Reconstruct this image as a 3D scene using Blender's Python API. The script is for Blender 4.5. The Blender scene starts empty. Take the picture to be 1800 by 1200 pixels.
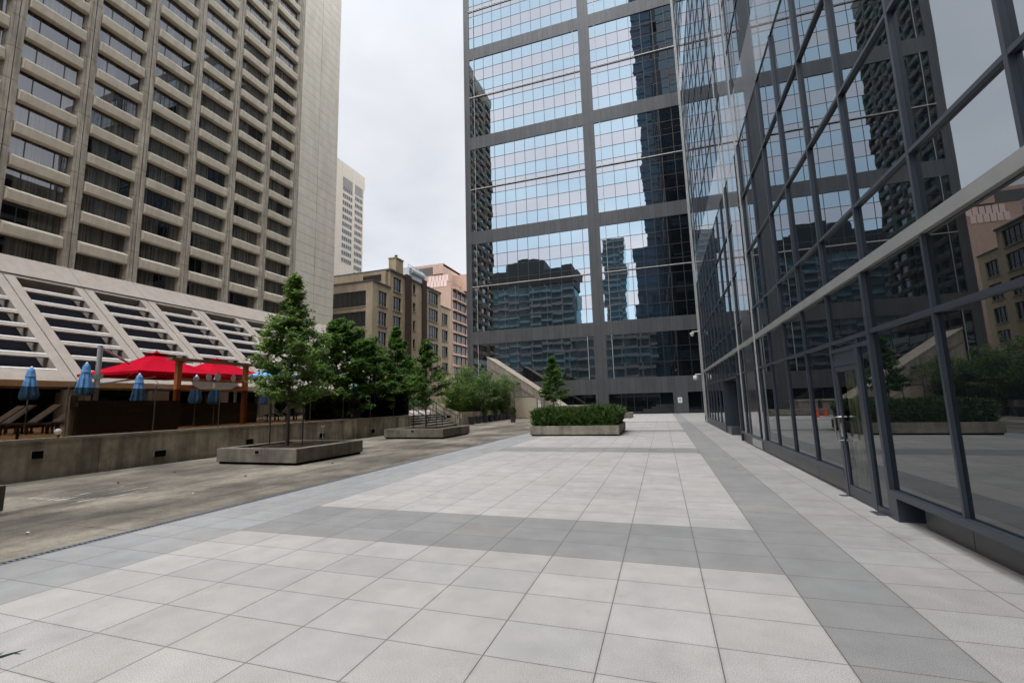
import bpy, bmesh, math, random
from mathutils import Vector, Matrix
random.seed(7)
R_ = math.radians
sc = bpy.context.scene
COL = sc.collection

# ---------------------------------------------------------------- camera
CAM_H = 1.6657
PITCH, ROLL, YAW, FPX = R_(7.840), R_(-1.536), R_(-18.206), 787.72
def cam_axes():
    cy, sy = math.cos(YAW), math.sin(YAW)
    f = Vector((sy*math.cos(PITCH), cy*math.cos(PITCH), math.sin(PITCH)))
    r0 = Vector((cy, -sy, 0)); u0 = r0.cross(f)
    r = math.cos(ROLL)*r0 + math.sin(ROLL)*u0
    u = -math.sin(ROLL)*r0 + math.cos(ROLL)*u0
    return r, u, f
CR, CU, CF = cam_axes()
cd = bpy.data.cameras.new('camera'); cam = bpy.data.objects.new('camera', cd); COL.objects.link(cam)
cam.matrix_world = Matrix(((CR.x, CU.x, -CF.x, 0), (CR.y, CU.y, -CF.y, 0), (CR.z, CU.z, -CF.z, CAM_H), (0, 0, 0, 1)))
cd.sensor_fit = 'HORIZONTAL'; cd.sensor_width = 36; cd.lens = FPX/1800*36
cd.clip_start = 0.05; cd.clip_end = 3000
sc.camera = cam
def to_px(p):                       # where a world point falls in the 1800x1200 photograph (only used to rank windows by size)
    d = Vector(p) - Vector((0, 0, CAM_H)); z = d.dot(CF)
    if z < .1: return None
    return 900 + FPX*d.dot(CR)/z, 600 - FPX*d.dot(CU)/z

# ---------------------------------------------------------------- world: overcast sky
SUN_EL, SUN_AZ = R_(68), R_(172)    # azimuth from +y clockwise: behind the camera
SD = Vector((math.sin(SUN_AZ)*math.cos(SUN_EL), math.cos(SUN_AZ)*math.cos(SUN_EL), math.sin(SUN_EL)))
w = bpy.data.worlds.new("World"); sc.world = w; w.use_nodes = True
nt = w.node_tree; N = nt.nodes; L = nt.links; N.clear()
def node(t, **k):
    n = N.new(t)
    for a, b in k.items():
        if a.startswith('i_'): n.inputs[int(a[2:])].default_value = b
        else: setattr(n, a, b)
    return n
out = node('ShaderNodeOutputWorld'); bg = node('ShaderNodeBackground'); bg.inputs[1].default_value = 0.1
sky = node('ShaderNodeTexSky', sky_type='NISHITA', sun_disc=False, sun_elevation=SUN_EL, sun_rotation=SUN_AZ)
tc = node('ShaderNodeTexCoord')
glowdir = Vector((0.25, -0.80, 0.55)).normalized()      # the bright side of the overcast
dot = node('ShaderNodeVectorMath', operation='DOT_PRODUCT'); dot.inputs[1].default_value = glowdir
L.new(tc.outputs['Generated'], dot.inputs[0])
mr = node('ShaderNodeMapRange', interpolation_type='SMOOTHSTEP')
mr.inputs[1].default_value = -0.42; mr.inputs[2].default_value = 0.95; mr.inputs[3].default_value = 1.0; mr.inputs[4].default_value = 4.3
L.new(dot.outputs['Value'], mr.inputs[0])
sep = node('ShaderNodeSeparateXYZ'); L.new(tc.outputs['Generated'], sep.inputs[0])
zc = node('ShaderNodeMath', operation='MAXIMUM'); zc.inputs[1].default_value = 0.0; L.new(sep.outputs['Z'], zc.inputs[0])
za = node('ShaderNodeMath', operation='ADD'); za.inputs[1].default_value = 0.35; L.new(zc.outputs[0], za.inputs[0])
dv = node('ShaderNodeVectorMath', operation='DIVIDE'); L.new(tc.outputs['Generated'], dv.inputs[0])
cmb = node('ShaderNodeCombineXYZ'); cmb.inputs[2].default_value = 1
L.new(za.outputs[0], cmb.inputs[0]); L.new(za.outputs[0], cmb.inputs[1]); L.new(cmb.outputs[0], dv.inputs[1])
nz = node('ShaderNodeTexNoise'); nz.inputs['Scale'].default_value = 1.7; nz.inputs['Detail'].default_value = 5; nz.inputs['Roughness'].default_value = .52
L.new(dv.outputs[0], nz.inputs['Vector'])
cr = node('ShaderNodeValToRGB')
cr.color_ramp.elements[0].position = .33; cr.color_ramp.elements[0].color = (6.1, 6.4, 7.0, 1)
cr.color_ramp.elements[1].position = .68; cr.color_ramp.elements[1].color = (8.5, 8.6, 8.9, 1)
L.new(nz.outputs['Fac'], cr.inputs[0])
# a little lighter towards the horizon, as through thinner cloud
hz = node('ShaderNodeMapRange'); hz.inputs[1].default_value = .05; hz.inputs[2].default_value = .75; hz.inputs[3].default_value = 1.08; hz.inputs[4].default_value = .96
L.new(zc.outputs[0], hz.inputs[0])
# the overcast is brightest overhead
zen = node('ShaderNodeMapRange', interpolation_type='SMOOTHSTEP'); zen.inputs[1].default_value = .74; zen.inputs[2].default_value = .97; zen.inputs[3].default_value = 1; zen.inputs[4].default_value = 2.3
L.new(zc.outputs[0], zen.inputs[0]); mz = node('ShaderNodeMath', operation='MULTIPLY'); L.new(zen.outputs[0], mz.inputs[0]); L.new(hz.outputs[0], mz.inputs[1])
m0 = node('ShaderNodeMath', operation='MULTIPLY'); L.new(mr.outputs[0], m0.inputs[0]); L.new(mz.outputs[0], m0.inputs[1])
m1 = node('ShaderNodeVectorMath', operation='SCALE'); L.new(cr.outputs[0], m1.inputs[0]); L.new(m0.outputs[0], m1.inputs['Scale'])
mx = node('ShaderNodeMix', data_type='RGBA'); mx.inputs[0].default_value = .93
L.new(sky.outputs[0], mx.inputs[6]); L.new(m1.outputs[0], mx.inputs[7])
L.new(mx.outputs[2], bg.inputs[0]); L.new(bg.outputs[0], out.inputs[0])

sl = bpy.data.lights.new('sun', 'SUN'); sl.energy = 1.2; sl.angle = R_(28); sl.color = (1, .96, .9)
so = bpy.data.objects.new('sun', sl); COL.objects.link(so); so.location = (0, -30, 90)
so.rotation_euler = (-SD).to_track_quat('-Z', 'Y').to_euler()
sc.view_settings.view_transform = 'Standard'; sc.view_settings.look = 'None'
sc.view_settings.exposure = 0.14; sc.view_settings.gamma = 1
sc.cycles.max_bounces = 8; sc.cycles.glossy_bounces = 5; sc.cycles.transparent_max_bounces = 12; sc.cycles.diffuse_bounces = 3
sc.cycles.caustics_reflective = False; sc.cycles.caustics_refractive = False

# ---------------------------------------------------------------- materials
class MT:
    def __init__(s, name):
        s.m = bpy.data.materials.new(name); s.m.use_nodes = True
        s.nt = s.m.node_tree; s.N = s.nt.nodes; s.L = s.nt.links
        s.b = s.N['Principled BSDF']; s.o = s.N['Material Output']; s._p = None
    def n(s, t, **k):
        n = s.N.new(t)
        for a, b in k.items(): setattr(n, a, b)
        return n
    def pos(s):
        if s._p is None: s._p = s.n('ShaderNodeNewGeometry')
        return s._p.outputs['Position']
    def mapped(s, scale):
        v = s.n('ShaderNodeVectorMath', operation='MULTIPLY'); s.L.new(s.pos(), v.inputs[0]); v.inputs[1].default_value = scale
        return v.outputs[0]
    def noise(s, scale, vec=None, detail=4, rough=.55):
        t = s.n('ShaderNodeTexNoise'); t.inputs['Scale'].default_value = scale; t.inputs['Detail'].default_value = detail; t.inputs['Roughness'].default_value = rough
        s.L.new(vec if vec else s.pos(), t.inputs['Vector']); return t.outputs['Fac']
    def math(s, op, a, b=None, clamp=False):
        t = s.n('ShaderNodeMath', operation=op, use_clamp=clamp)
        for i, v in ((0, a), (1, b)):
            if v is None: continue
            if isinstance(v, (int, float)): t.inputs[i].default_value = v
            else: s.L.new(v, t.inputs[i])
        return t.outputs[0]
    def ramp(s, fac, stops):
        r = s.n('ShaderNodeValToRGB'); e = r.color_ramp.elements
        while len(e) < len(stops): e.new(.5)
        for el, (p, c) in zip(e, stops): el.position = p; el.color = (*c, 1)
        s.L.new(fac, r.inputs[0]); return r.outputs[0]
    def mix(s, f, a, b, mode='MIX'):
        t = s.n('ShaderNodeMix', data_type='RGBA', blend_type=mode)
        for i, v in ((0, f), (6, a), (7, b)):
            if isinstance(v, (int, float)): t.inputs[i].default_value = v
            elif isinstance(v, tuple): t.inputs[i].default_value = (*v, 1)
            else: s.L.new(v, t.inputs[i])
        return t.outputs[2]
    def maprange(s, v, a, b, c, d):
        t = s.n('ShaderNodeMapRange'); s.L.new(v, t.inputs[0])
        for i, x in enumerate((a, b, c, d)): t.inputs[i+1].default_value = x
        return t.outputs[0]
    def col(s, c):
        if isinstance(c, tuple): s.b.inputs['Base Color'].default_value = (*c, 1)
        else: s.L.new(c, s.b.inputs['Base Color'])
    def set(s, rough=None, metal=None, spec=None, coat=None):
        for k, v in (('Roughness', rough), ('Metallic', metal), ('Specular IOR Level', spec), ('Coat Weight', coat)):
            if v is not None: s.b.inputs[k].default_value = v
        return s.m
    def bump(s, h, strength=.3, dist=.01):
        t = s.n('ShaderNodeBump'); t.inputs['Strength'].default_value = strength; t.inputs['Distance'].default_value = dist
        s.L.new(h, t.inputs['Height']); s.L.new(t.outputs[0], s.b.inputs['Normal'])

def sc3(c, k): return tuple(x*k for x in c)
def plain(name, c, rough=.5, metal=0, var=.12, scale=6, spec=.5):
    t = MT(name); f = t.noise(scale)
    t.col(t.ramp(f, [(.3, sc3(c, 1-var)), (.7, sc3(c, 1+var))])); return t.set(rough, metal, spec)
def concrete(name, c, streak=.35, stain=.3, rough=.85, bump=.25, spot=6.0, sfreq=4.5, fine_k=1.0):
    t = MT(name)
    a = t.noise(1.1, detail=6); b = t.noise(spot, detail=5); s_ = t.noise(1.0, t.mapped((sfreq, sfreq, .22)), detail=5, rough=.6)
    base = t.ramp(a, [(.28, sc3(c, 1-stain)), (.52, c), (.75, sc3(c, 1+stain*.45))])
    st = t.ramp(s_, [(.36, (1-streak,)*3), (.6, (1.06,)*3)])
    fine = t.ramp(b, [(.3, (1-.14*fine_k, 1-.15*fine_k, 1-.17*fine_k)), (.7, (1+.1*fine_k,)*3)])
    t.col(t.mix(1.0, t.mix(1.0, base, st, 'MULTIPLY'), fine, 'MULTIPLY'))
    t.bump(t.noise(28, detail=6), bump, .006)
    return t.set(rough, 0, .3)
def glass(name, tint, ior, base=(.006, .008, .010), wav=0.0, wscale=.6, rough=.0, interior=None):
    t = MT(name); t.N.remove(t.b)
    gl = t.n('ShaderNodeBsdfGlossy'); gl.inputs['Roughness'].default_value = rough; gl.inputs['Color'].default_value = (*tint, 1)
    df = t.n('ShaderNodeBsdfDiffuse'); df.inputs['Color'].default_value = (*base, 1)
    if interior is not None: t.L.new(interior(t), df.inputs['Color'])
    fr = t.n('ShaderNodeFresnel'); fr.inputs['IOR'].default_value = ior
    ms = t.n('ShaderNodeMixShader'); t.L.new(fr.outputs[0], ms.inputs[0]); t.L.new(df.outputs[0], ms.inputs[1]); t.L.new(gl.outputs[0], ms.inputs[2])
    t.L.new(ms.outputs[0], t.o.inputs[0])
    if wav:
        bp = t.n('ShaderNodeBump'); bp.inputs['Strength'].default_value = 1; bp.inputs['Distance'].default_value = wav
        t.L.new(t.noise(wscale, detail=1, rough=.4), bp.inputs['Height'])
        t.L.new(bp.outputs[0], gl.inputs['Normal'])
    return t.m
def clear_glass(name, dark, ior=1.6, tint=(1, 1, 1)):
    t = MT(name); t.N.remove(t.b)
    gl = t.n('ShaderNodeBsdfGlossy'); gl.inputs['Roughness'].default_value = 0.0; gl.inputs['Color'].default_value = (*tint, 1)
    tr = t.n('ShaderNodeBsdfTransparent'); tr.inputs[0].default_value = (*dark, 1)
    fr = t.n('ShaderNodeFresnel'); fr.inputs['IOR'].default_value = ior
    ms = t.n('ShaderNodeMixShader'); t.L.new(fr.outputs[0], ms.inputs[0]); t.L.new(tr.outputs[0], ms.inputs[1]); t.L.new(gl.outputs[0], ms.inputs[2])
    t.L.new(ms.outputs[0], t.o.inputs[0]); return t.m

X0T, Y0T, TW, TD = 0.9915, 5.0514, 0.75, 0.50757      # paver grid
def paving():
    t = MT('granite_pavers'); sx = t.n('ShaderNodeSeparateXYZ'); t.L.new(t.pos(), sx.inputs[0])
    u = t.math('DIVIDE', t.math('SUBTRACT', sx.outputs[0], X0T), TW); v = t.math('DIVIDE', t.math('SUBTRACT', sx.outputs[1], Y0T), TD)
    iu = t.math('FLOOR', u); iv = t.math('FLOOR', v); fu = t.math('FRACT', u); fv = t.math('FRACT', v)
    cb = t.n('ShaderNodeCombineXYZ'); t.L.new(iu, cb.inputs[0]); t.L.new(iv, cb.inputs[1])
    wn = t.n('ShaderNodeTexWhiteNoise', noise_dimensions='3D'); t.L.new(cb.outputs[0], wn.inputs[0])
    def rng(x, a, b): return t.math('MULTIPLY', t.math('GREATER_THAN', x, a-.5), t.math('LESS_THAN', x, b+.5))
    dark = rng(iu, 0, 0)
    for a, b in ((0, 2), (20, 22), (39, 41), (59, 61)):
        dark = t.math('MAXIMUM', dark, t.math('MULTIPLY', rng(iv, a, b), t.math('LESS_THAN', iu, .5)))
    left = rng(iu, -12, -10); mid = t.math('GREATER_THAN', iu, .5)
    col = t.mix(dark, (.458, .438, .414), (.290, .286, .277))
    col = t.mix(left, col, (.335, .335, .330)); col = t.mix(mid, col, (.375, .362, .345))
    tone = t.maprange(wn.outputs['Value'], 0, 1, .945, 1.055)
    odd = t.math('MULTIPLY', t.math('GREATER_THAN', wn.outputs['Value'], .95), .06)
    tone = t.math('SUBTRACT', tone, odd)
    sep2 = t.n('ShaderNodeSeparateColor'); t.L.new(wn.outputs['Color'], sep2.inputs[0])
    warm = t.mix(sep2.outputs[1], (1.0, 1.0, 1.0), (1.02, .998, .972))
    mott = t.ramp(t.noise(2.6, detail=6, rough=.6), [(.3, (.88,)*3), (.7, (1.08,)*3)])
    wear = t.ramp(t.noise(.35, detail=4), [(.35, (.92, .92, .92)), (.6, (1.04, 1.035, 1.03))])
    sp = t.ramp(t.noise(150, detail=2), [(.36, (.70, .70, .71)), (.50, (1, 1, 1)), (.64, (1.27, 1.26, 1.24))])
    sp2 = t.ramp(t.noise(260, detail=1), [(.35, (.88,)*3), (.65, (1.11,)*3)])
    c = t.mix(1, t.mix(1, t.mix(1, t.mix(1, t.mix(1, col, warm, 'MULTIPLY'), mott, 'MULTIPLY'), wear, 'MULTIPLY'), sp, 'MULTIPLY'), sp2, 'MULTIPLY')
    vs = t.n('ShaderNodeVectorMath', operation='SCALE'); t.L.new(c, vs.inputs[0]); t.L.new(tone, vs.inputs['Scale'])
    def edge(f, size, wd): return t.math('LESS_THAN', t.math('MINIMUM', f, t.math('SUBTRACT', 1.0, f)), wd/size)
    j = t.math('MAXIMUM', edge(fu, TW, .0038), edge(fv, TD, .0028))
    # dirt that gathers along the joints
    jd = t.math('MAXIMUM', edge(fu, TW, .016), edge(fv, TD, .013))
    c2 = t.mix(t.math('MULTIPLY', jd, t.maprange(t.noise(9, detail=4), .3, .7, .0, .22)), vs.outputs[0], (.17, .155, .14))
    # chewing gum dots, drips and broad water marks
    vo = t.n('ShaderNodeTexVoronoi'); vo.inputs['Scale'].default_value = 1.3; t.L.new(t.pos(), vo.inputs['Vector'])
    gum = t.math('MULTIPLY', t.math('LESS_THAN', vo.outputs['Distance'], .017), .35)
    c2 = t.mix(gum, c2, (.12, .11, .10))
    wm = t.ramp(t.noise(.9, t.mapped((1, .6, 1)), detail=7, rough=.7), [(.30, (.80, .79, .77)), (.42, (1, 1, 1)), (.60, (1, 1, 1)), (.72, (1.07, 1.07, 1.07))])
    c2 = t.mix(1, c2, wm, 'MULTIPLY')
    t.col(t.mix(j, c2, (.105, .094, .083)))
    t.bump(t.noise(260, detail=2), .12, .003)
    return t.set(.7, 0, .2)
def apron():
    t = MT('weathered_concrete_slabs'); sx = t.n('ShaderNodeSeparateXYZ'); t.L.new(t.pos(), sx.inputs[0])
    x, y = sx.outputs[0], sx.outputs[1]
    a = t.noise(.42, t.mapped((1, .8, 1)), detail=7, rough=.6); b = t.noise(1.0, t.mapped((1.6, .55, 1)), detail=7, rough=.65)
    base = t.ramp(a, [(.30, (.070, .062, .053)), (.45, (.135, .118, .096)), (.58, (.25, .224, .182)), (.74, (.335, .303, .245))])
    st = t.ramp(b, [(.34, (.55, .54, .53)), (.50, (1, 1, 1)), (.70, (1.25, 1.22, 1.16))])
    sp = t.ramp(t.noise(70, detail=4), [(.3, (.68, .68, .68)), (.7, (1.3, 1.3, 1.28))])
    md = t.ramp(t.noise(7, detail=6, rough=.65), [(.3, (.78, .77, .76)), (.7, (1.18, 1.17, 1.14))])
    c = t.mix(1, t.mix(1, t.mix(1, base, st, 'MULTIPLY'), sp, 'MULTIPLY'), md, 'MULTIPLY')
    def line(v, p0, per, wd):
        f = t.math('FRACT', t.math('DIVIDE', t.math('SUBTRACT', v, p0 - 50*per), per)); d = t.math('MINIMUM', f, t.math('SUBTRACT', 1.0, f))
        return t.math('LESS_THAN', d, wd/per)
    rightside = t.math('GREATER_THAN', x, -11.45)
    j1 = t.math('MULTIPLY', rightside, line(y, 4.66, 3.05, .009)); j2 = t.math('MULTIPLY', t.math('SUBTRACT', 1.0, rightside), line(y, 6.1, 3.05, .009))
    j3 = t.math('LESS_THAN', t.math('ABSOLUTE', t.math('ADD', x, 11.45)), .009)
    j = t.math('MAXIMUM', t.math('MAXIMUM', j1, j2), j3)
    # pale scrape marks on the slab
    sc_ = t.noise(1, t.mapped((9, 1.1, 1)), detail=4)
    def win(v, a_, b_): return t.math('MULTIPLY', t.math('GREATER_THAN', v, a_), t.math('LESS_THAN', v, b_))
    scr = t.math('MULTIPLY', t.math('MULTIPLY', win(x, -12.6, -10.4), win(y, 5.9, 7.4)), t.math('GREATER_THAN', sc_, .60))
    c = t.mix(t.math('MULTIPLY', scr, .75), c, (.58, .55, .48))
    t.col(t.mix(t.math('MULTIPLY', j, .75), c, (.05, .045, .04)))
    t.bump(t.noise(60, detail=4), .25, .006)
    return t.set(.8, 0, .3)
def granite(name, c, rough, panel=1.5, along='x', spec=.5, coat=0.0):
    t = MT(name); sx = t.n('ShaderNodeSeparateXYZ'); t.L.new(t.pos(), sx.inputs[0])
    f = t.noise(55, detail=3); g = t.noise(.7, t.mapped((1.2, 1.2, .5)), detail=5)
    base = t.ramp(f, [(.32, sc3(c, .62)), (.55, c), (.72, sc3(c, 1.5))])
    big = t.ramp(g, [(.3, (.84, .84, .85)), (.7, (1.12, 1.11, 1.1))])
    u = sx.outputs[0 if along == 'x' else 1]
    iu = t.math('FLOOR', t.math('DIVIDE', u, panel/2)); wn = t.n('ShaderNodeTexWhiteNoise', noise_dimensions='1D'); t.L.new(iu, wn.inputs['W'])
    pv = t.maprange(wn.outputs['Value'], 0, 1, .90, 1.08)
    fu = t.math('FRACT', t.math('DIVIDE', u, panel/2)); j = t.math('LESS_THAN', t.math('MINIMUM', fu, t.math('SUBTRACT', 1.0, fu)), .026/panel)
    c_ = t.mix(1, base, big, 'MULTIPLY'); vs = t.n('ShaderNodeVectorMath', operation='SCALE'); t.L.new(c_, vs.inputs[0]); t.L.new(pv, vs.inputs['Scale'])
    t.col(t.mix(j, vs.outputs[0], (.022, .022, .024)))
    t.b.inputs['Coat Roughness'].default_value = .02 if coat > .5 else .1
    t.b.inputs['Coat IOR'].default_value = 1.8 if coat > .5 else 1.5
    return t.set(rough, 0, spec, coat)
def leafmat(name, dark, light, trans=.35, bscale=1.4, bamp=1.1):
    t = MT(name); g = t.n('ShaderNodeNewGeometry'); r = g.outputs['Random Per Island']
    big = t.noise(bscale, detail=3)
    f = t.math('ADD', t.math('MULTIPLY', r, .65), t.math('MULTIPLY', t.math('SUBTRACT', big, .5), bamp), True)
    c = t.ramp(f, [(.0, dark), (.45, sc3(tuple((a+b)/2 for a, b in zip(dark, light)), .95)), (.9, light)])
    t.col(c); t.set(.55, 0, .35)
    tl = t.n('ShaderNodeBsdfTranslucent'); t.L.new(c, tl.inputs[0])
    ms = t.n('ShaderNodeMixShader'); ms.inputs[0].default_value = trans
    t.L.new(t.b.outputs[0], ms.inputs[1]); t.L.new(tl.outputs[0], ms.inputs[2]); t.L.new(ms.outputs[0], t.o.inputs[0])
    return t.m
def wood(name, c, ax=(18, 1.2, 18)):
    t = MT(name); f = t.noise(1, t.mapped(ax), detail=5)
    t.col(t.ramp(f, [(.3, sc3(c, .7)), (.7, sc3(c, 1.25))])); return t.set(.6, 0, .4)
def brick(name, c, mortar):
    t = MT(name); sx = t.n('ShaderNodeSeparateXYZ'); t.L.new(t.pos(), sx.inputs[0])
    a = t.math('ADD', sx.outputs[0], sx.outputs[1]); cb = t.n('ShaderNodeCombineXYZ'); t.L.new(a, cb.inputs[0]); t.L.new(sx.outputs[2], cb.inputs[1])
    b = t.n('ShaderNodeTexBrick'); t.L.new(cb.outputs[0], b.inputs['Vector']); b.inputs['Scale'].default_value = 1
    b.inputs['Brick Width'].default_value = .3; b.inputs['Row Height'].default_value = .1; b.inputs['Mortar Size'].default_value = .008
    b.inputs['Color1'].default_value = (*sc3(c, .9), 1); b.inputs['Color2'].default_value = (*sc3(c, 1.1), 1); b.inputs['Mortar'].default_value = (*mortar, 1)
    st = t.ramp(t.noise(.5, t.mapped((1.5, 1.5, .35)), detail=5), [(.3, (.76, .75, .73)), (.65, (1.06,)*3)])
    t.col(t.mix(1, b.outputs[0], st, 'MULTIPLY')); return t.set(.85, 0, .3)

M = {}
M['pave'] = paving(); M['apron'] = apron()
M['ground'] = concrete('street_asphalt', (.06, .06, .06))
M['terrace'] = concrete('terrace_paving', (.38, .34, .29), .1)
M['riser'] = concrete('shadowed_riser_concrete', (.10, .09, .075), .3)  # shadow on the step risers put into a darker concrete colour
M['deck'] = wood('timber_deck', (.30, .17, .075), (14, 1.5, 10))
M['wallc'] = concrete('stained_wall_concrete', (.46, .395, .305), .50, .45, sfreq=2.3)
M['coping'] = concrete('coping_concrete', (.36, .33, .28), .15, .3)
M['planter'] = concrete('planter_concrete', (.215, .190, .150), .30, .42, sfreq=2.5)
M['planterdry'] = concrete('pale_planter_concrete', (.30, .27, .215), .28, .45, spot=9, sfreq=2.2)
M['wedge'] = concrete('warm_board_concrete', (.335, .295, .245), .22, .2)
M['wedgetop'] = concrete('warm_coping_concrete', (.40, .34, .27), .12, .2)
M['hotel'] = concrete('precast_concrete', (.52, .472, .38), .08, .06, bump=.03, spot=1.2, sfreq=2.5, fine_k=.5)
M['hotelpier'] = concrete('streaked_pier_concrete', (.39, .35, .285), .40, .18, bump=.06, spot=2.0)
M['hotelblank'] = concrete('panel_concrete', (.53, .49, .415), .06, .05, bump=.02, spot=.8, sfreq=1.2, fine_k=.35)
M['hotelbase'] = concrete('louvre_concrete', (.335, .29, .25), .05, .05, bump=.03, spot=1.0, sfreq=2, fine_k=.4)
M['sill'] = plain('painted_sill', (.64, .63, .60), .5)
M['dark'] = plain('deep_shade_lining', (.007, .007, .010), .9, spec=.05)  # near-black: shade of recesses and interiors is put into the colour
M['joint'] = plain('joint_sealant', (.075, .066, .056), .9)
M['slab'] = concrete('pale_slab_concrete', (.46, .42, .36), .08, .1)
M['mull'] = plain('charcoal_mullion', (.036, .044, .058), .38, 0, .08)
M['mulld'] = plain('dark_mullion', (.03, .03, .034), .4, 0, .08)
M['silver'] = plain('silver_rail', (.44, .43, .41), .5, .2, .06)
M['steel'] = plain('stainless_steel', (.62, .62, .60), .22, 1, .05)
M['band'] = plain('grey_metal_band', (.33, .33, .32), .42, .3, .08, 3)
M['plinth'] = plain('dark_plinth_panel', (.055, .056, .060), .38, 0, .12)
M['granite'] = granite('tower_granite', (.094, .096, .101), .45, spec=.3, coat=.04)
M['granite_e'] = granite('polished_granite', (.060, .058, .060), .3, along='y', spec=.4, coat=1.0)
M['g_blue'] = glass('blue_tower_glass', (.68, .87, 1.0), 2.85, wav=.0016, wscale=.9)
M['g_lav'] = glass('grey_tower_glass', (.82, .85, .92), 2.75, wav=.0016, wscale=.9)
M['g_side'] = glass('near_building_glass', (.87, .94, 1.0), 5.2, wav=.0009, wscale=.75)
M['g_low'] = glass('storefront_glass', (.90, .93, .95), 2.55, wav=.0003, wscale=.4)
M['g_dark'] = glass('dark_entrance_glass', (.7, .75, .8), 1.7)
def curtains(t):
    sx = t.n('ShaderNodeSeparateXYZ'); t.L.new(t.pos(), sx.inputs[0])
    s = t.noise(1, t.mapped((1, 7, .05)), detail=3)
    cell = t.math('FLOOR', t.math('DIVIDE', sx.outputs[1], 1.18)); fl = t.math('FLOOR', t.math('DIVIDE', t.math('SUBTRACT', sx.outputs[2], 13.6), 2.7))
    cb = t.n('ShaderNodeCombineXYZ'); t.L.new(cell, cb.inputs[0]); t.L.new(fl, cb.inputs[1]); wn = t.n('ShaderNodeTexWhiteNoise', noise_dimensions='2D'); t.L.new(cb.outputs[0], wn.inputs[0])
    opn = t.math('GREATER_THAN', wn.outputs['Value'], .80)
    c = t.ramp(s, [(.3, (.028, .026, .020)), (.5, (.070, .066, .052)), (.7, (.125, .118, .095))])
    return t.mix(opn, c, (.006, .006, .006))
M['g_hotel'] = glass('hotel_window_glass', (.93, .95, 1.0), 1.95, interior=curtains, wav=.0006, wscale=.7)
M['g_far'] = glass('distant_window_glass', (.8, .88, .95), 1.9, base=(.03, .035, .04))
M['g_tan'] = glass('sash_window_glass', (.8, .85, .9), 1.75, base=(.02, .02, .02), wav=.002, wscale=.5)
M['g_teal'] = glass('teal_balcony_glass', (.7, .9, .95), 1.9, base=(.24, .36, .385), wav=.001)
M['g_night'] = glass('deep_blue_glass', (.7, .85, 1.0), 2.0, base=(.15, .25, .36), wav=.001)
M['smoke'] = clear_glass('smoked_fence_glass', (.50, .465, .43), 1.25)
M['doorg'] = clear_glass('door_glass', (.68, .70, .66), 1.8, (.9, .93, .95))
M['blind'] = plain('pale_green_blind', (.60, .64, .50), .8)
M['brick'] = brick('tan_brick', (.44, .345, .225), (.30, .25, .18))
M['brickf'] = brick('greyer_tan_brick', (.42, .34, .25), (.27, .23, .175))  # slightly greyer brick colour for the front wall
M['sillst'] = concrete('stone_sill', (.34, .28, .20), .2)
M['pink'] = concrete('pink_stone', (.46, .32, .255), .06, .08)
M['copper'] = plain('brown_flashing', (.055, .035, .028), .85, spec=.2)
M['roof'] = plain('dark_roof_edge', (.09, .085, .08), .8)
M['galv'] = plain('galvanised_duct', (.40, .43, .45), .5, .5)
M['red'] = plain('red_canvas', (.42, .004, .020), .95, 0, .14, 3, spec=.05)
M['bluec'] = plain('blue_canvas', (.10, .27, .55), .85, 0, .22, 7)
M['blueo'] = plain('bright_blue_canvas', (.16, .42, .75), .85, 0, .12, 3)
M['orange'] = wood('cedar_post', (.30, .095, .028), (9, 9, 1.2))
M['greybd'] = plain('grey_painted_board', (.40, .40, .41), .6)
M['white'] = plain('white_paint', (.78, .78, .76), .5)
M['beige'] = plain('beige_post', (.36, .30, .22), .7)
M['sling'] = plain('brown_sling_fabric', (.135, .11, .09), .8)
M['brown'] = plain('dark_brown_frame', (.045, .03, .022), .6)
M['barw'] = plain('brown_screen_board', (.055, .040, .029), .8)
M['black'] = plain('black_metal', (.015, .015, .017), .45)
M['pot'] = plain('charcoal_pot', (.035, .036, .042), .6)
M['soil'] = concrete('mulch_soil', (.055, .035, .022), .1)
M['bark'] = concrete('grey_bark', (.10, .088, .075), .3)
M['cane'] = plain('bamboo_cane', (.16, .17, .06), .5)
M['leafA'] = leafmat('hornbeam_leaves', (.05, .105, .025), (.42, .60, .16), .5)
M['leafB'] = leafmat('deep_green_leaves', (.022, .066, .014), (.24, .43, .075), .5)
M['leafC'] = leafmat('bamboo_leaves', (.03, .07, .014), (.27, .44, .07), .5)
M['leafD'] = leafmat('pale_willow_leaves', (.06, .10, .04), (.33, .46, .19), .5)
M['yew'] = leafmat('yew_needles', (.006, .020, .005), (.13, .24, .035), .1, 5.0, 1.7)
M['yewcore'] = plain('shaded_yew_twigs', (.008, .014, .006), .9)  # dark core colour carries the shade inside the hedge
M['topi'] = leafmat('dwarf_cypress', (.03, .05, .012), (.15, .18, .05), .15)
M['palm'] = leafmat('palm_fronds', (.03, .07, .012), (.16, .25, .06))
M['flower'] = leafmat('mauve_flowers', (.10, .05, .10), (.32, .20, .30))
M['cone'] = plain('orange_cone', (.85, .09, .015), .5)
M['stone'] = concrete('grey_facade', (.20, .195, .19), .1, .1)
M['paleband'] = plain('pale_balcony_edge', (.72, .74, .74), .6)
M['lampglow'] = plain('frosted_lamp', (.80, .80, .78), .4)

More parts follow.
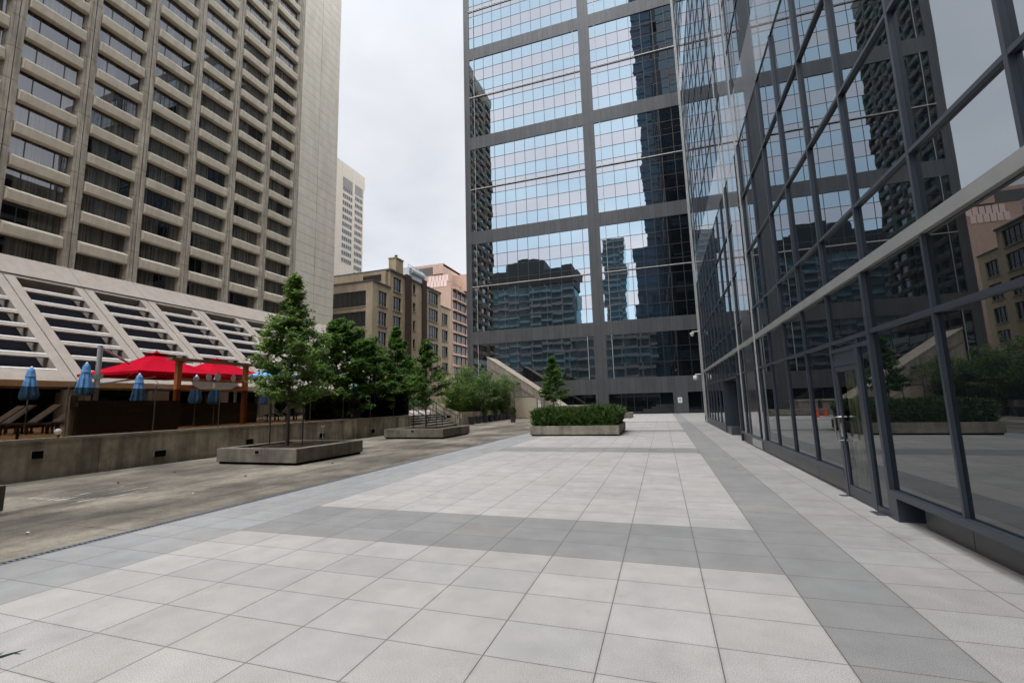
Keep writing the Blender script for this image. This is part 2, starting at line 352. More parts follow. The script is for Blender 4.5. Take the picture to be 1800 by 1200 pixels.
# ---------------------------------------------------------------- mesh builder
class MB:
    def __init__(s): s.v = []; s.f = []; s.mi = []; s.cur = 0
    def quad(s, a, b, c, d): s.poly((a, b, c, d))
    def poly(s, pts):
        n = len(s.v); s.v += [tuple(p) for p in pts]; s.f.append(tuple(range(n, n+len(pts)))); s.mi.append(s.cur)
    def hexa(s, p):                 # p: bottom four ccw, top four ccw
        n = len(s.v); s.v += [tuple(q) for q in p]
        for f in ((3, 2, 1, 0), (4, 5, 6, 7), (0, 1, 5, 4), (1, 2, 6, 5), (2, 3, 7, 6), (3, 0, 4, 7)):
            s.f.append(tuple(n+i for i in f)); s.mi.append(s.cur)
        return s
    def box(s, x0, x1, y0, y1, z0, z1):
        x0, x1 = min(x0, x1), max(x0, x1); y0, y1 = min(y0, y1), max(y0, y1); z0, z1 = min(z0, z1), max(z0, z1)
        return s.hexa([(x0, y0, z0), (x1, y0, z0), (x1, y1, z0), (x0, y1, z0), (x0, y0, z1), (x1, y0, z1), (x1, y1, z1), (x0, y1, z1)])
    def prism(s, pts, d):           # pts: a planar loop, d: extrusion vector
        n = len(s.v); k = len(pts); d = Vector(d)
        s.v += [tuple(p) for p in pts] + [tuple(Vector(p)+d) for p in pts]
        s.f.append(tuple(range(n+k-1, n-1, -1))); s.f.append(tuple(range(n+k, n+2*k))); s.mi += [s.cur]*2
        for i in range(k):
            j = (i+1) % k; s.f.append((n+i, n+j, n+k+j, n+k+i)); s.mi.append(s.cur)
        return s
    def tube(s, path, r, seg=8, cap=True):
        path = [Vector(p) for p in path]; rs = r if isinstance(r, (list, tuple)) else [r]*len(path); n0 = len(s.v)
        for i, p in enumerate(path):
            d = (path[min(i+1, len(path)-1)] - path[max(i-1, 0)])
            d = d.normalized() if d.length > 1e-9 else Vector((0, 0, 1))
            a = d.cross(Vector((0, 0, 1)) if abs(d.z) < .95 else Vector((1, 0, 0))).normalized(); b = d.cross(a)
            for k in range(seg):
                t = 2*math.pi*k/seg; s.v.append(tuple(p + (a*math.cos(t)+b*math.sin(t))*rs[i]))
        for i in range(len(path)-1):
            for k in range(seg):
                k2 = (k+1) % seg; s.f.append((n0+i*seg+k, n0+i*seg+k2, n0+(i+1)*seg+k2, n0+(i+1)*seg+k)); s.mi.append(s.cur)
        if cap:
            s.f.append(tuple(range(n0+seg-1, n0-1, -1))); s.f.append(tuple(range(n0+(len(path)-1)*seg, n0+len(path)*seg))); s.mi += [s.cur]*2
        return s
    def lathe(s, x, y, prof, seg=14):
        return s.tube_rings([[(x+r*math.cos(2*math.pi*k/seg), y+r*math.sin(2*math.pi*k/seg), z) for k in range(seg)] for r, z in prof])
    def tube_rings(s, rings):
        n0 = len(s.v); k = len(rings[0])
        for r in rings: s.v += [tuple(p) for p in r]
        for i in range(len(rings)-1):
            for a in range(k):
                b = (a+1) % k; s.f.append((n0+i*k+a, n0+i*k+b, n0+(i+1)*k+b, n0+(i+1)*k+a)); s.mi.append(s.cur)
        s.f.append(tuple(range(n0+k-1, n0-1, -1))); s.f.append(tuple(range(n0+(len(rings)-1)*k, n0+len(rings)*k))); s.mi += [s.cur]*2
        return s
    def sphere(s, c, r, seg=12, rings=8):
        prof = [(max(.001, r*math.sin(math.pi*i/rings)), c[2]-r*math.cos(math.pi*i/rings)) for i in range(rings+1)]
        return s.lathe(c[0], c[1], prof, seg)
    def build(s, name, mats, parent=None, smooth=False, bevel=0):
        me = bpy.data.meshes.new(name); me.from_pydata(s.v, [], s.f)
        mats = mats if isinstance(mats, (list, tuple)) else [mats]
        for m in mats: me.materials.append(m)
        if len(mats) > 1: me.polygons.foreach_set('material_index', s.mi)
        if smooth: me.polygons.foreach_set('use_smooth', [True]*len(me.polygons))
        me.update()
        o = bpy.data.objects.new(name, me); COL.objects.link(o)
        if parent is not None:
            o.parent = parent; o.matrix_parent_inverse = Matrix.Translation(-parent.matrix_world.translation)
        if bevel:
            b = o.modifiers.new('bevel', 'BEVEL'); b.width = bevel; b.segments = 2; b.limit_method = 'ANGLE'
        return o
def box(*a): return MB().box(*a)
def thing(name, label, cat, loc=(0, 0, 0), group=None):
    o = bpy.data.objects.new(name, None); COL.objects.link(o); o.location = loc; o.empty_display_size = .3
    o.matrix_world = Matrix.Translation(loc)
    o['label'] = label; o['category'] = cat
    if group: o['group'] = group
    return o
def tag(o, label, cat, group=None, kind=None):
    o['label'] = label; o['category'] = cat
    if group: o['group'] = group
    if kind: o['kind'] = kind
    return o
def struct(name, mb, m, **k):
    o = mb.build(name, m, **k); o['kind'] = 'structure'; return o
def dup(root, loc, label=None):
    r = root.copy(); COL.objects.link(r); r.location = loc
    if label: r['label'] = label
    for ch in list(root.children):
        c = ch.copy(); COL.objects.link(c); c.parent = r
        for g in list(ch.children):
            d = g.copy(); COL.objects.link(d); d.parent = c
    return r

# ================================================================ SETTING
struct('ground', box(-900, 900, -700, 1500, -.6, -.5), M['ground'])
g = MB(); g.box(-7.25, 40, -60, 56.2, -.4, 0.0); struct('plaza_paving', g, M['pave'])
g = MB(); g.box(-15.7, -7.38, -60, 56.2, -.4, -.004); struct('concrete_forecourt', g, M['apron'])
g = MB(); g.box(-60, -18.2, 26.55, 34.0, -.4, .985); g.box(-60, -16.2, 34.003, 62, -.4, .98); g.box(-16.2, -15.7, 46.5, 56.2, -.4, -.004); struct('upper_terrace', g, M['terrace'])
g = MB(); g.box(-50, -16.2, -14, 26.5, -.4, 1.0); struct('pool_deck', g, M['deck'])

# drain between the two pavings
t = thing('slot_drain', 'narrow grey steel slot drain between the pale pavers and the brown concrete slabs', 'drain', (-7.31, 0, 0))
g = MB(); g.box(-7.38, -7.25, -8, 56, -.2, -.02); g.box(-7.38, -7.355, -8, 56, -.02, .003); g.box(-7.275, -7.25, -8, 56, -.02, .003)
g.build('channel', plain('drain_channel_metal', (.10, .115, .135), .5), t)
g = MB(); y = -2.0
while y < 40:
    g.box(-7.355, -7.275, y, y+.028, -.018, .001); y += .055 if y < 16 else .11
g.box(-7.36, -7.27, -2, 40, -.03, -.017)
g.build('grating', plain('drain_grating_metal', (.16, .18, .21), .45), t)

# ================================================================ glass tower and the near glass building
def wall_panes(g, P, U, Nn, us, zs, off, tilt, matsel):
    """panes between successive us / zs, each leaning by a hair so that reflections break from pane to pane"""
    for i in range(len(us)-1):
        for j in range(len(zs)-1):
            g.cur = matsel(i, j); a = random.uniform(-tilt, tilt); b = random.uniform(-tilt, tilt)
            u0, u1, z0, z1 = us[i], us[i+1], zs[j], zs[j+1]; hu, hz = (u1-u0)/2, (z1-z0)/2
            def p(u, z, su, sz): return P + U*u + Nn*(off + su*a*hu + sz*b*hz) + Vector((0, 0, z))
            g.quad(p(u0, z0, -1, -1), p(u1, z0, 1, -1), p(u1, z1, 1, 1), p(u0, z1, -1, 1))
def bar(g, P, U, Nn, u0, u1, z0, z1, n0, n1):
    c = [(u0, n0), (u1, n0), (u1, n1), (u0, n1)]
    g.hexa([P + U*u + Nn*n + Vector((0, 0, z0)) for u, n in c] + [P + U*u + Nn*n + Vector((0, 0, z1)) for u, n in c])

BASE_Z = [(11.54, 24.10), (25.93, 38.53), (40.40, 53.00), (54.87, 67.47)]
def rows(z0, z1): 
    k = round((z1-z0)/1.795); return [z0 + (z1-z0)*i/k for i in range(k+1)]
def glass_facade(root, P, U, Nn, bays, blocks, glassmats, rail_bays=True, tilt=.0030, bar_w=.028, mull_m='mulld', bar_d=.03, off=-.10):
    for (ua, ub, us) in bays:
        for (z0, z1, zs, rail) in blocks:
            g = MB(); wall_panes(g, P, U, Nn, us, zs, off, tilt, lambda i, j: (j + (1 if z0 > 9 else 0)) % 2)
            wnd = g.build('window', glassmats, root)
            g = MB()
            bd = bar_d if z0 < 9 or off < -.05 else bar_d*.5
            for u in us[1:-1]: bar(g, P, U, Nn, u-bar_w, u+bar_w, z0, z1, off-.04, off+bd)
            for z in zs[1:-1]: bar(g, P, U, Nn, ua, ub, z-bar_w, z+bar_w, off-.045, off-.003+bd)
            g.build('mullions', M[mull_m], wnd)
            if rail:
                g = MB(); bar(g, P, U, Nn, ua, ub, rail-.055, rail+.055, .0, .10)
                for u in us[1::max(1, len(us)-3)][:2]: bar(g, P, U, Nn, u-.025, u+.025, z0, z1, .0, .05)
                g.build('track_rail', M['silver'], wnd)
            elif rail_bays:
                g = MB()
                for u in us[1::max(1, len(us)-3)][:2]: bar(g, P, U, Nn, u-.035, u+.035, z0, z1, .0, .06)
                g.build('track_rail', M['silver'], wnd)

TY = 56.5
tower = thing('glass_tower', 'tall frontal office tower with pale blue mirror glass in a grey granite grid', 'tower', (2, TY, 0))
P = Vector((0, TY, 0)); U = Vector((1, 0, 0)); Nn = Vector((0, -1, 0))
def mod(a, b): return [a] + [a + .76 + (b-a-1.52)*i/round((b-a-1.52)/1.5) for i in range(round((b-a-1.52)/1.5)+1)] + [b]
bays = [(a, b, mod(a, b)) for a, b in ((-24.23, -7.72), (-6.22, 10.3), (11.8, 28.3))]
blocks = [(4.36, 9.77, rows(4.36, 9.77), None)] + [(a, b, rows(a, b), a + (b-a)*.505) for a, b in BASE_Z]
glass_facade(tower, P, U, Nn, bays, blocks, [M['g_lav'], M['g_blue']])
g = MB()
for a, b in ((-25.1, -24.23), (-7.72, -6.22), (10.3, 11.8), (28.3, 29.2)): g.box(a, b, TY, TY+.6, 4.36, 67.47)
for a, b in ((-25.1, -19.7), (-7.82, -6.24), (1.24, 2.86), (10.3, 11.8), (20, 21.5), (28, 29.2)): g.box(a, b, TY-.003, TY+.6, 0, 2.46)
for z0, z1 in ((2.46, 4.36), (9.77, 11.54), (24.10, 25.93), (38.53, 40.40), (53.0, 54.87), (67.47, 69.5)): g.box(-25.1, 29.2, TY-.006, TY+.6, z0, z1)
g.build('granite_frame', M['granite'], tower)
g = MB(); g.box(-25.1, 29.2, TY+.6, TY+34, 0, 69.5); g.build('tower_body', M['granite'], tower)
for a, b in ((-19.7, -7.82), (-6.24, 1.24), (2.86, 10.3), (11.8, 20)):
    g = MB(); g.quad((a, TY+.45, .28), (b, TY+.45, .28), (b, TY+.45, 2.46), (a, TY+.45, 2.46)); gf = g.build('entrance_window', M['g_dark'], tower)
    g = MB(); g.box(a, b, TY+.38, TY+.449, 0, .28); n = round((b-a)/1.5)
    for i in range(1, n): g.box(a+(b-a)*i/n-.03, a+(b-a)*i/n+.03, TY+.38, TY+.447, .28, 2.46)
    g.build('frame', M['mulld'], gf)
g = MB(); g.box(1.72, 2.2, TY-.03, TY-.004, 1.2, 1.84); sg = g.build('notice', M['white'], tower)
g = MB(); g.box(1.86, 2.06, TY-.034, TY-.03, 1.42, 1.68); g.build('symbol', M['greybd'], sg)

# ---- the near building on the right
BX = 2.86
nb = thing('glass_office_building', 'near glass fronted building along the right with charcoal mullions and a pale metal band', 'building', (BX, 15, 0))
P = Vector((BX, 0, 0)); U = Vector((0, -1, 0)); Nn = Vector((-1, 0, 0))
SOUTH = [16.0, 15.25, 13.70, 12.14, 10.60, 9.07, 7.52, 5.97, 4.42, 2.87, 1.32, -.23, -1.0]
NORTH = [34.15] + [33.4 - 1.505*i for i in range(11)] + [17.6]
FAR = [-2.5] + [-3.25 - 1.5*i for i in range(11)] + [-19.0]
def neg(l): return [-v for v in l]
bays = [(-s[0], -s[-1], neg(s)) for s in (NORTH, SOUTH, FAR)]
blocks = [(3.56, 9.77, [3.56, 4.37, 6.16, 7.95, 9.77], None)] + [(a, b, rows(a, b), None) for a, b in BASE_Z]
for a in ((BASE_Z[-1][0]+14.47, BASE_Z[-1][1]+14.47),): blocks.append((a[0], a[1], rows(*a), None))
glass_facade(nb, P, U, Nn, bays, blocks, [M['g_side'], M['g_side']], rail_bays=False, tilt=.0009, bar_w=.024, mull_m='mull', bar_d=.05, off=-.022)
# storefront below the band
def store(ys, z0, z1, zs, ends=True):
    us = neg(ys); g = MB(); wall_panes(g, P, U, Nn, us, zs, -.015, .0006, lambda i, j: 0); wnd = g.build('window', M['g_low'], nb)
    g = MB()
    for u in (us if ends else us[1:-1]): bar(g, P, U, Nn, u-.021, u+.021, z0, z1, -.08, .026)
    for z in zs[1:-1]: bar(g, P, U, Nn, us[0], us[-1], z-.032, z+.032, -.085, .023)
    g.build('mullions', M['mull'], wnd); return wnd
store([34.15] + [33.4-1.505*i for i in range(7)] [:6] + [24.02], .36, 3.39, [.36, 2.54, 3.39])
store([19.5, 18.35, 17.6], .36, 3.39, [.36, 2.54, 3.39]); store([16.0, 15.25, 13.70, 12.14, 10.60, 9.09], .36, 3.39, [.36, 2.54, 3.39])
store([24.0, 22.9, 21.4, 19.5], 2.54, 3.39, [2.54, 3.39], False)
store([9.09, 7.55], 2.56, 3.39, [2.56, 3.39], False)
store([7.535, 5.97, 4.42, 2.87, 1.32, -.23, -1.0], .36, 3.39, [.36, 2.54, 3.39], False)
store([-2.5, -4, -6, -8, -10], .36, 3.39, [.36, 2.54, 3.39])
g = MB()
for a, b in ((34.15, 35.4), (16.0, 17.6), (-2.5, -1.0), (-20.5, -19.0)): g.box(BX, BX+.6, a, b, .0, 83)
for z0, z1 in ((9.77, 11.54), (24.10, 25.93), (38.53, 40.40), (53.0, 54.87), (67.47, 69.34), (81.9, 84)): g.box(BX-.004, BX+.6, -20.5, 35.4, z0, z1)
g.build('granite_frame', M['granite_e'], nb)
g = MB(); g.box(BX+.6, BX+60, -40, 35.3, 0, 84); g.build('building_body', M['dark'], nb)
# north end of the building, glass as well (the tower mirrors it)
g = MB(); wall_panes(g, Vector((60.5, 35.38, 0)), Vector((-1, 0, 0)), Vector((0, 1, 0)), [1.5*i for i in range(39)], [0, 4.36]+[4.36+1.795*i for i in range(1, 44)], .0, .002, lambda i, j: 0)
g.build('end_glazing', M['g_side'], nb)
g = MB()
for i in range(39): g.box(3.5+1.5*i-.03, 3.5+1.5*i+.03, 35.36, 35.43, 0, 81)
for i in range(44): g.box(3.4, 60.6, 35.36, 35.425, 4.33+1.795*i, 4.39+1.795*i)
g.build('end_mullions', M['mull'], nb)
g = MB(); g.box(BX-.05, BX+.02, -20, 35.44, 3.40, 3.55); g.build('metal_band', M['band'], nb)
g = MB(); g.box(BX-.05, BX+.04, -20, 7.518, .302, .385); g.box(BX-.05, BX+.04, 9.122, 19.478, .302, .385); g.box(BX-.05, BX+.04, 24.022, 35.42, .302, .385); g.build('sill', M['mull'], nb)
g = MB()
for a, b in ((-20, 7.1), (9.15, 19.5), (24.0, 35.4)):
    y = a
    while y < b-.01:
        e = min(y+1.54, b); g.box(BX+.02 if a > 8 else BX+.13, BX+.5, y+.006, e-.006, .0, .30); y = e
g.box(BX-.03, BX+.4, 24.0, 35.4, .0, .02); g.box(BX+.0, BX+.4, 9.15, 19.5, .0, .025)
g.build('plinth', M['plinth'], nb)
g = MB()
for y in (18.36, 15.28, 33.42, -.25): bar(g, P, U, Nn, -y-.022, -y+.022, .385, 81, .046, .085)
bar(g, P, U, Nn, -35.44, -35.37, .0, 83, -.02, .04)
bar(g, P, U, Nn, -34.28, -34.24, .385, 83, .0, .05)
g.build('track_rail', M['silver'], nb)
# recessed entrance
g = MB(); g.box(BX-.06, BX+.55, 23.9, 24.02, .0, 2.5); g.box(BX-.06, BX+.55, 19.48, 19.6, .0, 2.5); g.box(BX-.03, BX+.55, 19.6, 23.9, 2.44, 2.52)
en = g.build('entrance_frame', M['mull'], nb)
g = MB(); g.quad((BX+.52, 23.9, 0), (BX+.52, 19.6, 0), (BX+.52, 19.6, 2.44), (BX+.52, 23.9, 2.44)); g.build('entrance_glass', M['g_dark'], en)
g = MB(); g.box(BX-.02, BX+.5, 22.4, 23.9, 0, .32); g.build('step', M['plinth'], en)
# the near door
g = MB()
for y0, y1, zt in ((9.02, 9.12, 2.54), (7.98, 8.08, 2.36), (7.52, 7.60, 3.39)): g.box(BX-.045, BX+.06, y0, y1, .0, zt)
g.box(BX-.040, BX+.055, 8.08, 9.02, 2.13, 2.22); g.box(BX-.040, BX+.055, 7.60, 7.98, .0, .08); g.box(BX-.042, BX+.057, 7.60, 9.02, 2.36, 2.42); g.box(BX-.042, BX+.057, 7.60, 9.115, 2.5, 2.56)
g.box(BX-.022, BX+.03, 7.98, 8.08, 2.42, 2.5)
g.box(BX-.02, BX+.03, 8.08, 9.02, 2.22, 2.36); g.box(BX-.045, BX+.6, 7.36, 7.52, .0, .30)
df = g.build('door_frame', M['mull'], nb)
g = MB()
for y0, y1 in ((8.95, 9.015), (8.085, 8.15)): g.box(BX-.035, BX+.02, y0, y1, .02, 2.125)
g.box(BX-.033, BX+.02, 8.15, 8.95, .02, .20); g.box(BX-.033, BX+.02, 8.15, 8.95, 2.04, 2.125)
dr = g.build('door', M['mull'], nb)
g = MB(); g.quad((BX-.01, 8.95, .20), (BX-.01, 8.15, .20), (BX-.01, 8.15, 2.04), (BX-.01, 8.95, 2.04)); g.build('door_pane', M['doorg'], dr)
g = MB(); g.quad((BX-.01, 7.98, .08), (BX-.01, 7.60, .08), (BX-.01, 7.60, 2.36), (BX-.01, 7.98, 2.36)); g.quad((BX-.01, 9.02, 2.42), (BX-.01, 7.6, 2.42), (BX-.01, 7.6, 2.5), (BX-.01, 9.02, 2.5)); g.build('sidelight', M['g_low'], df)
g = MB()
if True:
    g.tube([(BX-.07, 8.86, .92), (BX-.17, 8.86, .92), (BX-.17, 8.86, 1.30), (BX-.07, 8.86, 1.30)], .014)
    g.tube([(BX-.03, 8.86, .92), (BX+.05, 8.86, .92), (BX+.05, 8.86, 1.30), (BX-.03, 8.86, 1.30)], .014)
g.box(BX-.085, BX-.07, 8.83, 8.9, .98, 1.2); g.build('pull_handle', M['steel'], dr)
g = MB(); g.box(BX+.07, BX+.09, 8.2, 8.90, .05, 2.1)
for i in range(5): g.box(BX+.06, BX+.07, 8.2+i*.15, 8.2+i*.15+.07, .05, 2.1)
g.box(BX+.3, BX+.34, 8.9, 9.3, .05, 2.1); g.build('blind', M['blind'], nb)
g = MB(); g.box(BX-.16, BX-.05, 9.02, 9.12, .0, .006); g.box(BX-.16, BX-.05, 7.7, 7.95, .0, .006); g.build('threshold_shadow', M['plinth'], nb)  # thin dark sheets standing in for the small shadows at the threshold
# dome cameras on the far corner
for z, nme in ((3.15, 'white dome security camera on the far lower corner of the glass building'), (6.3, 'small grey security camera higher up the far corner of the glass building')):
    t = thing('security_camera', nme, 'camera', (BX-.1, 35.3, z))
    g = MB(); g.tube([(BX, 35.3, z+.25), (BX-.45, 35.3, z+.25), (BX-.45, 35.3, z+.12)], .03); g.build('bracket', M['white'], t)
    g = MB(); g.sphere((BX-.45, 35.3, z), .17 if z < 4 else .11); g.lathe(BX-.45, 35.3, [(.15, z+.05), (.15, z+.15), (.05, z+.18)]); g.build('dome', M['white'], t, smooth=True)

# ================================================================ the hotel on the left
HX, HS, BAY, FL, HZ0 = -46.0, 22.62, 4.72, 2.70, 13.72
NF = 30
hotel = thing('concrete_hotel', 'beige concrete hotel slab with deep set windows above a sloping louvred base', 'hotel', (HX, 20, 0))
seams = [HS + BAY*k for k in range(-7, 6)]
Y0, Y1, YE = seams[0], seams[-1], 54.25
pi_, sp_ = MB(), MB()
for s in seams:                                  # piers, one precast piece a floor
    for k in range(NF):
        z0 = HZ0 + FL*k + .3 + .018; z1 = z0 + FL - .036
        if k == NF-1: z1 -= .35
        if k == 0: z0 = HZ0
        for sg_, w_ in ((-1, .43), (1, .43)):
            if (s == Y0 and sg_ < 0) or (s == Y1 and sg_ > 0 and False): continue
            a, b = s + sg_*.03, s + sg_*w_; c = s + sg_*(w_+.14)
            pts = [(HX-.1, a, z0), (HX-.1, b, z0), (HX-.62, c, z0), (HX-.62, a, z0)]
            pi_.prism(pts, (0, 0, z1-z0))
            pi_.box(HX-.1, HX-.045, min(a, s+sg_*.24), max(a, s+sg_*.24), z0+.0, z1)
for a, b in zip(seams[:-1], seams[1:]):          # spandrels: flared front face, sloped sill, chamfered ends
    ya, yb = a+.36, b-.36
    for k in range(NF):
        zt = HZ0 + FL*(k+1); zb = zt - 1.16
        prof = [(HX-.64, zb+.06), (HX-.16, zb+.02), (HX+.02, zb+.10), (HX+.09, zb+.80), (HX+.06, zb+.90), (HX-.60, zt+.05)]
        A = [(x, ya + (.20 if i in (2, 3, 4) else .05), z) for i, (x, z) in enumerate(prof)]
        B = [(x, yb - (.20 if i in (2, 3, 4) else .05), z) for i, (x, z) in enumerate(prof)]
        n = len(sp_.v); sp_.v += A + B
        for i in range(6):
            j = (i+1) % 6; sp_.f.append((n+i, n+j, n+6+j, n+6+i)); sp_.mi.append(0)
        sp_.f.append(tuple(range(n+5, n-1, -1))); sp_.f.append(tuple(range(n+6, n+12))); sp_.mi += [0, 0]
pi_.build('piers', M['hotelpier'], hotel); sp_.build('spandrels', M['hotel'], hotel)
g = MB(); g.box(-64, HX-.66, Y0-.5, YE-.05, 0, HZ0+FL*NF); g.build('core', M['joint'], hotel)
# blank end wall in panels
g = MB()
for (a, b) in ((Y1+.5, 50.2), (50.26, YE)):
    z = HZ0 - 4.0; i = 0
    while z < HZ0+FL*NF:
        g.box(HX-.6, HX-.02, a, b, z+.02, z+FL*.5-.02); z += FL*.5
g.box(-64, HX-.6, YE-.05, YE, 0, HZ0+FL*NF); g.build('blank_wall', M['hotelblank'], hotel)
g = MB(); g.box(-64, HX+.1, Y0-.5, YE, HZ0+FL*NF, HZ0+FL*NF+3.4); g.build('parapet', M['hotelblank'], hotel)
# windows: the hundred that show largest are parts of their own
wins = []
for bi, (a, b) in enumerate(zip(seams[:-1], seams[1:])):
    for k in range(NF):
        z0 = HZ0+FL*k+.02; z1 = HZ0+FL*(k+1)-1.10; c = to_px((HX-.56, (a+b)/2, (z0+z1)/2)); ar = 0
        if c and -60 < c[0] < 640 and -40 < c[1] < 620:
            p, q = to_px((HX-.56, a+.5, z0)), to_px((HX-.56, b-.5, z1))
            if p and q: ar = abs((p[0]-q[0])*(p[1]-q[1]))
        wins.append((ar, a, b, z0, z1))
wins.sort(key=lambda w_: -w_[0])
def hotel_window(gm, gf_, a, b, z0, z1):
    ya, yb = a+.46, b-.46; d = random.uniform(-.003, .003); e = random.uniform(-.0025, .0025)
    gm.quad((HX-.56+d, ya, z0+e), (HX-.56-d, yb, z0), (HX-.56-d+e, yb, z1), (HX-.56+d+e, ya, z1))
    for f in (.26, .74): gf_.box(HX-.60, HX-.53, ya+(yb-ya)*f-.03, ya+(yb-ya)*f+.03, z0, z1)
    gf_.box(HX-.60, HX-.50, ya, yb, z1-.10, z1+.05); gf_.box(HX-.60, HX-.525, yb-.07, yb+.02, z0, z1)
for w_ in wins[:99]:
    gm, gf_ = MB(), MB(); hotel_window(gm, gf_, *w_[1:]); o = gm.build('window', M['g_hotel'], hotel); gf_.build('window_frame', M['mulld'], o)
gm, gf_ = MB(), MB()
for w_ in wins[99:]: hotel_window(gm, gf_, *w_[1:])
o = gm.build('upper_windows', M['g_hotel'], hotel); o['kind'] = 'stuff'; q = gf_.build('window_frames', M['mulld'], o); q['kind'] = 'stuff'
# sloping louvred base
A0 = Vector((HX+.02, 0, HZ0)); A1 = Vector((-43.7, 0, 11.72)); A2 = Vector((-34.2, 0, 3.72))
SU = (A2-A1).normalized(); SN = Vector((-SU.z, 0, SU.x)).normalized()
if SN.x < 0: SN = -SN
LEN = (A2-A1).length
g = MB()
ys = [Y0-2] + seams[1:] + [YE]
for a, b in zip(ys[:-1], ys[1:]):
    g.prism([(HX-.6, a+.012, HZ0), (HX+.05, a+.012, HZ0), (A1.x+.02, a+.012, A1.z+.02), (A1.x-.5, a+.012, A1.z-.3), (HX-.6, a+.012, HZ0-1.2)], (0, b-a-.024, 0))
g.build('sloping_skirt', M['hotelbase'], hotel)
def onslope(s, y, n): return A1 + SU*s + SN*n + Vector((0, y, 0))
def sbar(g, s0, s1, y0, y1, n0, n1):
    c = [(s0, n0), (s1, n0), (s1, n1), (s0, n1)]
    g.prism([onslope(s, y0, n) for s, n in c], (0, y1-y0, 0))
g = MB(); gs = MB()
NS, PIT = 7, (LEN-1.1)/7
LY = [HS + BAY*k - .02 for k in range(-7, 8)]
LY = [y for y in LY if y < 55]
for y in LY:                                      # paired ribs with an open seam between
    sbar(g, -.05, LEN, y-.62, y-.035, -.79, 0); sbar(g, -.05, LEN, y+.035, y+.62, -.79, 0)
for a, b in zip(LY[:-1], LY[1:]):
    for i in range(NS+1):
        s0 = .0 if i == 0 else i*PIT - .38 + .33; s1 = .14 if i == 0 else i*PIT + .33
        if i == NS: s0, s1 = LEN-1.15, LEN
        # each rail: a front face along the slope and a level underside
        p = [onslope(s0, a+.62, -.012), onslope(s1, a+.62, -.012), onslope(s1, a+.62, -.012)+Vector((-.16, 0, .02)), onslope(s0, a+.62, -.012)+Vector((-.16, 0, -.02))]
        if i in (0, NS): p = [onslope(s0, a+.62, -.012), onslope(s1, a+.62, -.012), onslope(s1, a+.62, -.75), onslope(s0, a+.62, -.75)]
        g.prism(p, (0, b-a-1.24, 0))
        if i > 0: sbar(gs, s0-.05, s0+.075, a+.63, b-.63, -.3, .012)
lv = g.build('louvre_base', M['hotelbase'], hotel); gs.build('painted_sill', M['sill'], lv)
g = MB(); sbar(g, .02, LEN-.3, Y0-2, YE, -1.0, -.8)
g.build('louvre_shade_backing', M['dark'], hotel)  # black sheet that gives the louvre openings their shade
g = MB(); sbar(g, -.16, -.08, Y0-2, 52, .02, .10); g.build('cable_tray', M['mulld'], hotel)
# undercroft behind the deck, its shade put into a near-black colour
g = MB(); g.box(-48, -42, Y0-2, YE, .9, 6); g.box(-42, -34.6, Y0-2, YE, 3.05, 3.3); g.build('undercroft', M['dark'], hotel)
for y in LY:
    g = MB(); g.prism([(-33.9, y-.6, .9), (-33.9, y+.6, .9), (-35.0, y+.6, .9), (-35.0, y-.6, .9)], (0, 0, 2.3)); g.build('column', M['hotelbase'], hotel)

# ================================================================ middle distance: tan brick block, pink block, white slab
tan = thing('tan_brick_building', 'tan brick block with dark sash windows, brown downpipes and a roof chimney', 'building', (-50, 70, 0))
TX = -45.0
g = MB()
ewin = [(64.15, 66.7, 18.9, 21.5), (64.15, 66.7, 15.4, 17.9), (64.15, 66.7, 12.0, 14.4), (68.6, 71.3, 22.5, 25.1), (68.6, 71.3, 18.9, 21.5), (68.6, 71.3, 15.4, 17.9), (68.6, 71.3, 12, 14.4),
        (75.5, 76.4, 23.5, 25.4), (75.5, 76.4, 20, 21.7), (75.5, 76.4, 16.3, 18.1), (75.5, 76.4, 12.7, 14.5), (81.7, 85.9, 23.0, 25.6), (81.7, 85.9, 19.3, 21.9), (81.7, 85.9, 15.6, 18.2), (81.7, 85.9, 12, 14.5),
        (87.7, 90.5, 19.4, 21.9), (87.7, 90.5, 15.7, 18.2), (87.7, 90.5, 12.1, 14.5), (87.7, 90.5, 9.0, 10.9)]
def cutwall(g, X, thick, y0, y1, z0, z1, holes):   # a wall at x = X with real openings
    yc = sorted({y0, y1} | {h[0] for h in holes} | {h[1] for h in holes}); yc = [y for y in yc if y0 <= y <= y1]
    for a, b in zip(yc[:-1], yc[1:]):
        zz = [(h[2], h[3]) for h in holes if h[0] <= a+1e-6 and h[1] >= b-1e-6]; zz.sort(); z = z0
        for p, q in zz:
            if p > z: g.box(X-thick, X, a, b, z, p)
            z = max(z, q)
        if z < z1: g.box(X-thick, X, a, b, z, z1)
def inr(y0, y1): return [h for h in ewin if y0 <= h[0] and h[1] <= y1]
cutwall(g, TX, .5, 62.5, 67.6, 0, 22.75, inr(62.5, 67.6)); cutwall(g, TX, .5, 67.6, 87.1, 0, 26.0, inr(67.6, 87.1)); cutwall(g, TX, .5, 87.1, 92, 0, 23.3, inr(87.1, 92))
g.box(-75, TX-.5, 66.9, 87.1, 0, 25.8); g.box(-75, TX-.5, 87.1, 92, 0, 23.2); g.box(-75, TX-.5, 63.1, 66.9, 0, 22.6)
g.build('wall', M['brick'], tan)
g = MB(); fwin = [(-54.5, -46.3, 18.6, 21.25), (-54.5, -46.3, 15.1, 17.7), (-54.5, -46.3, 11.6, 14.2)]
z = 0
for p, q in sorted((h[2], h[3]) for h in fwin): g.box(-75, TX-.003, 62.49, 63.1, z, p); z = q
g.box(-75, TX-.003, 62.49, 63.1, z, 22.745)
for p, q in sorted((h[2], h[3]) for h in fwin): g.box(-46.3, TX-.003, 62.49, 63.1, p, q); g.box(-75, -54.5, 62.49, 63.1, p, q)
g.build('front_wall', M['brickf'], tan)
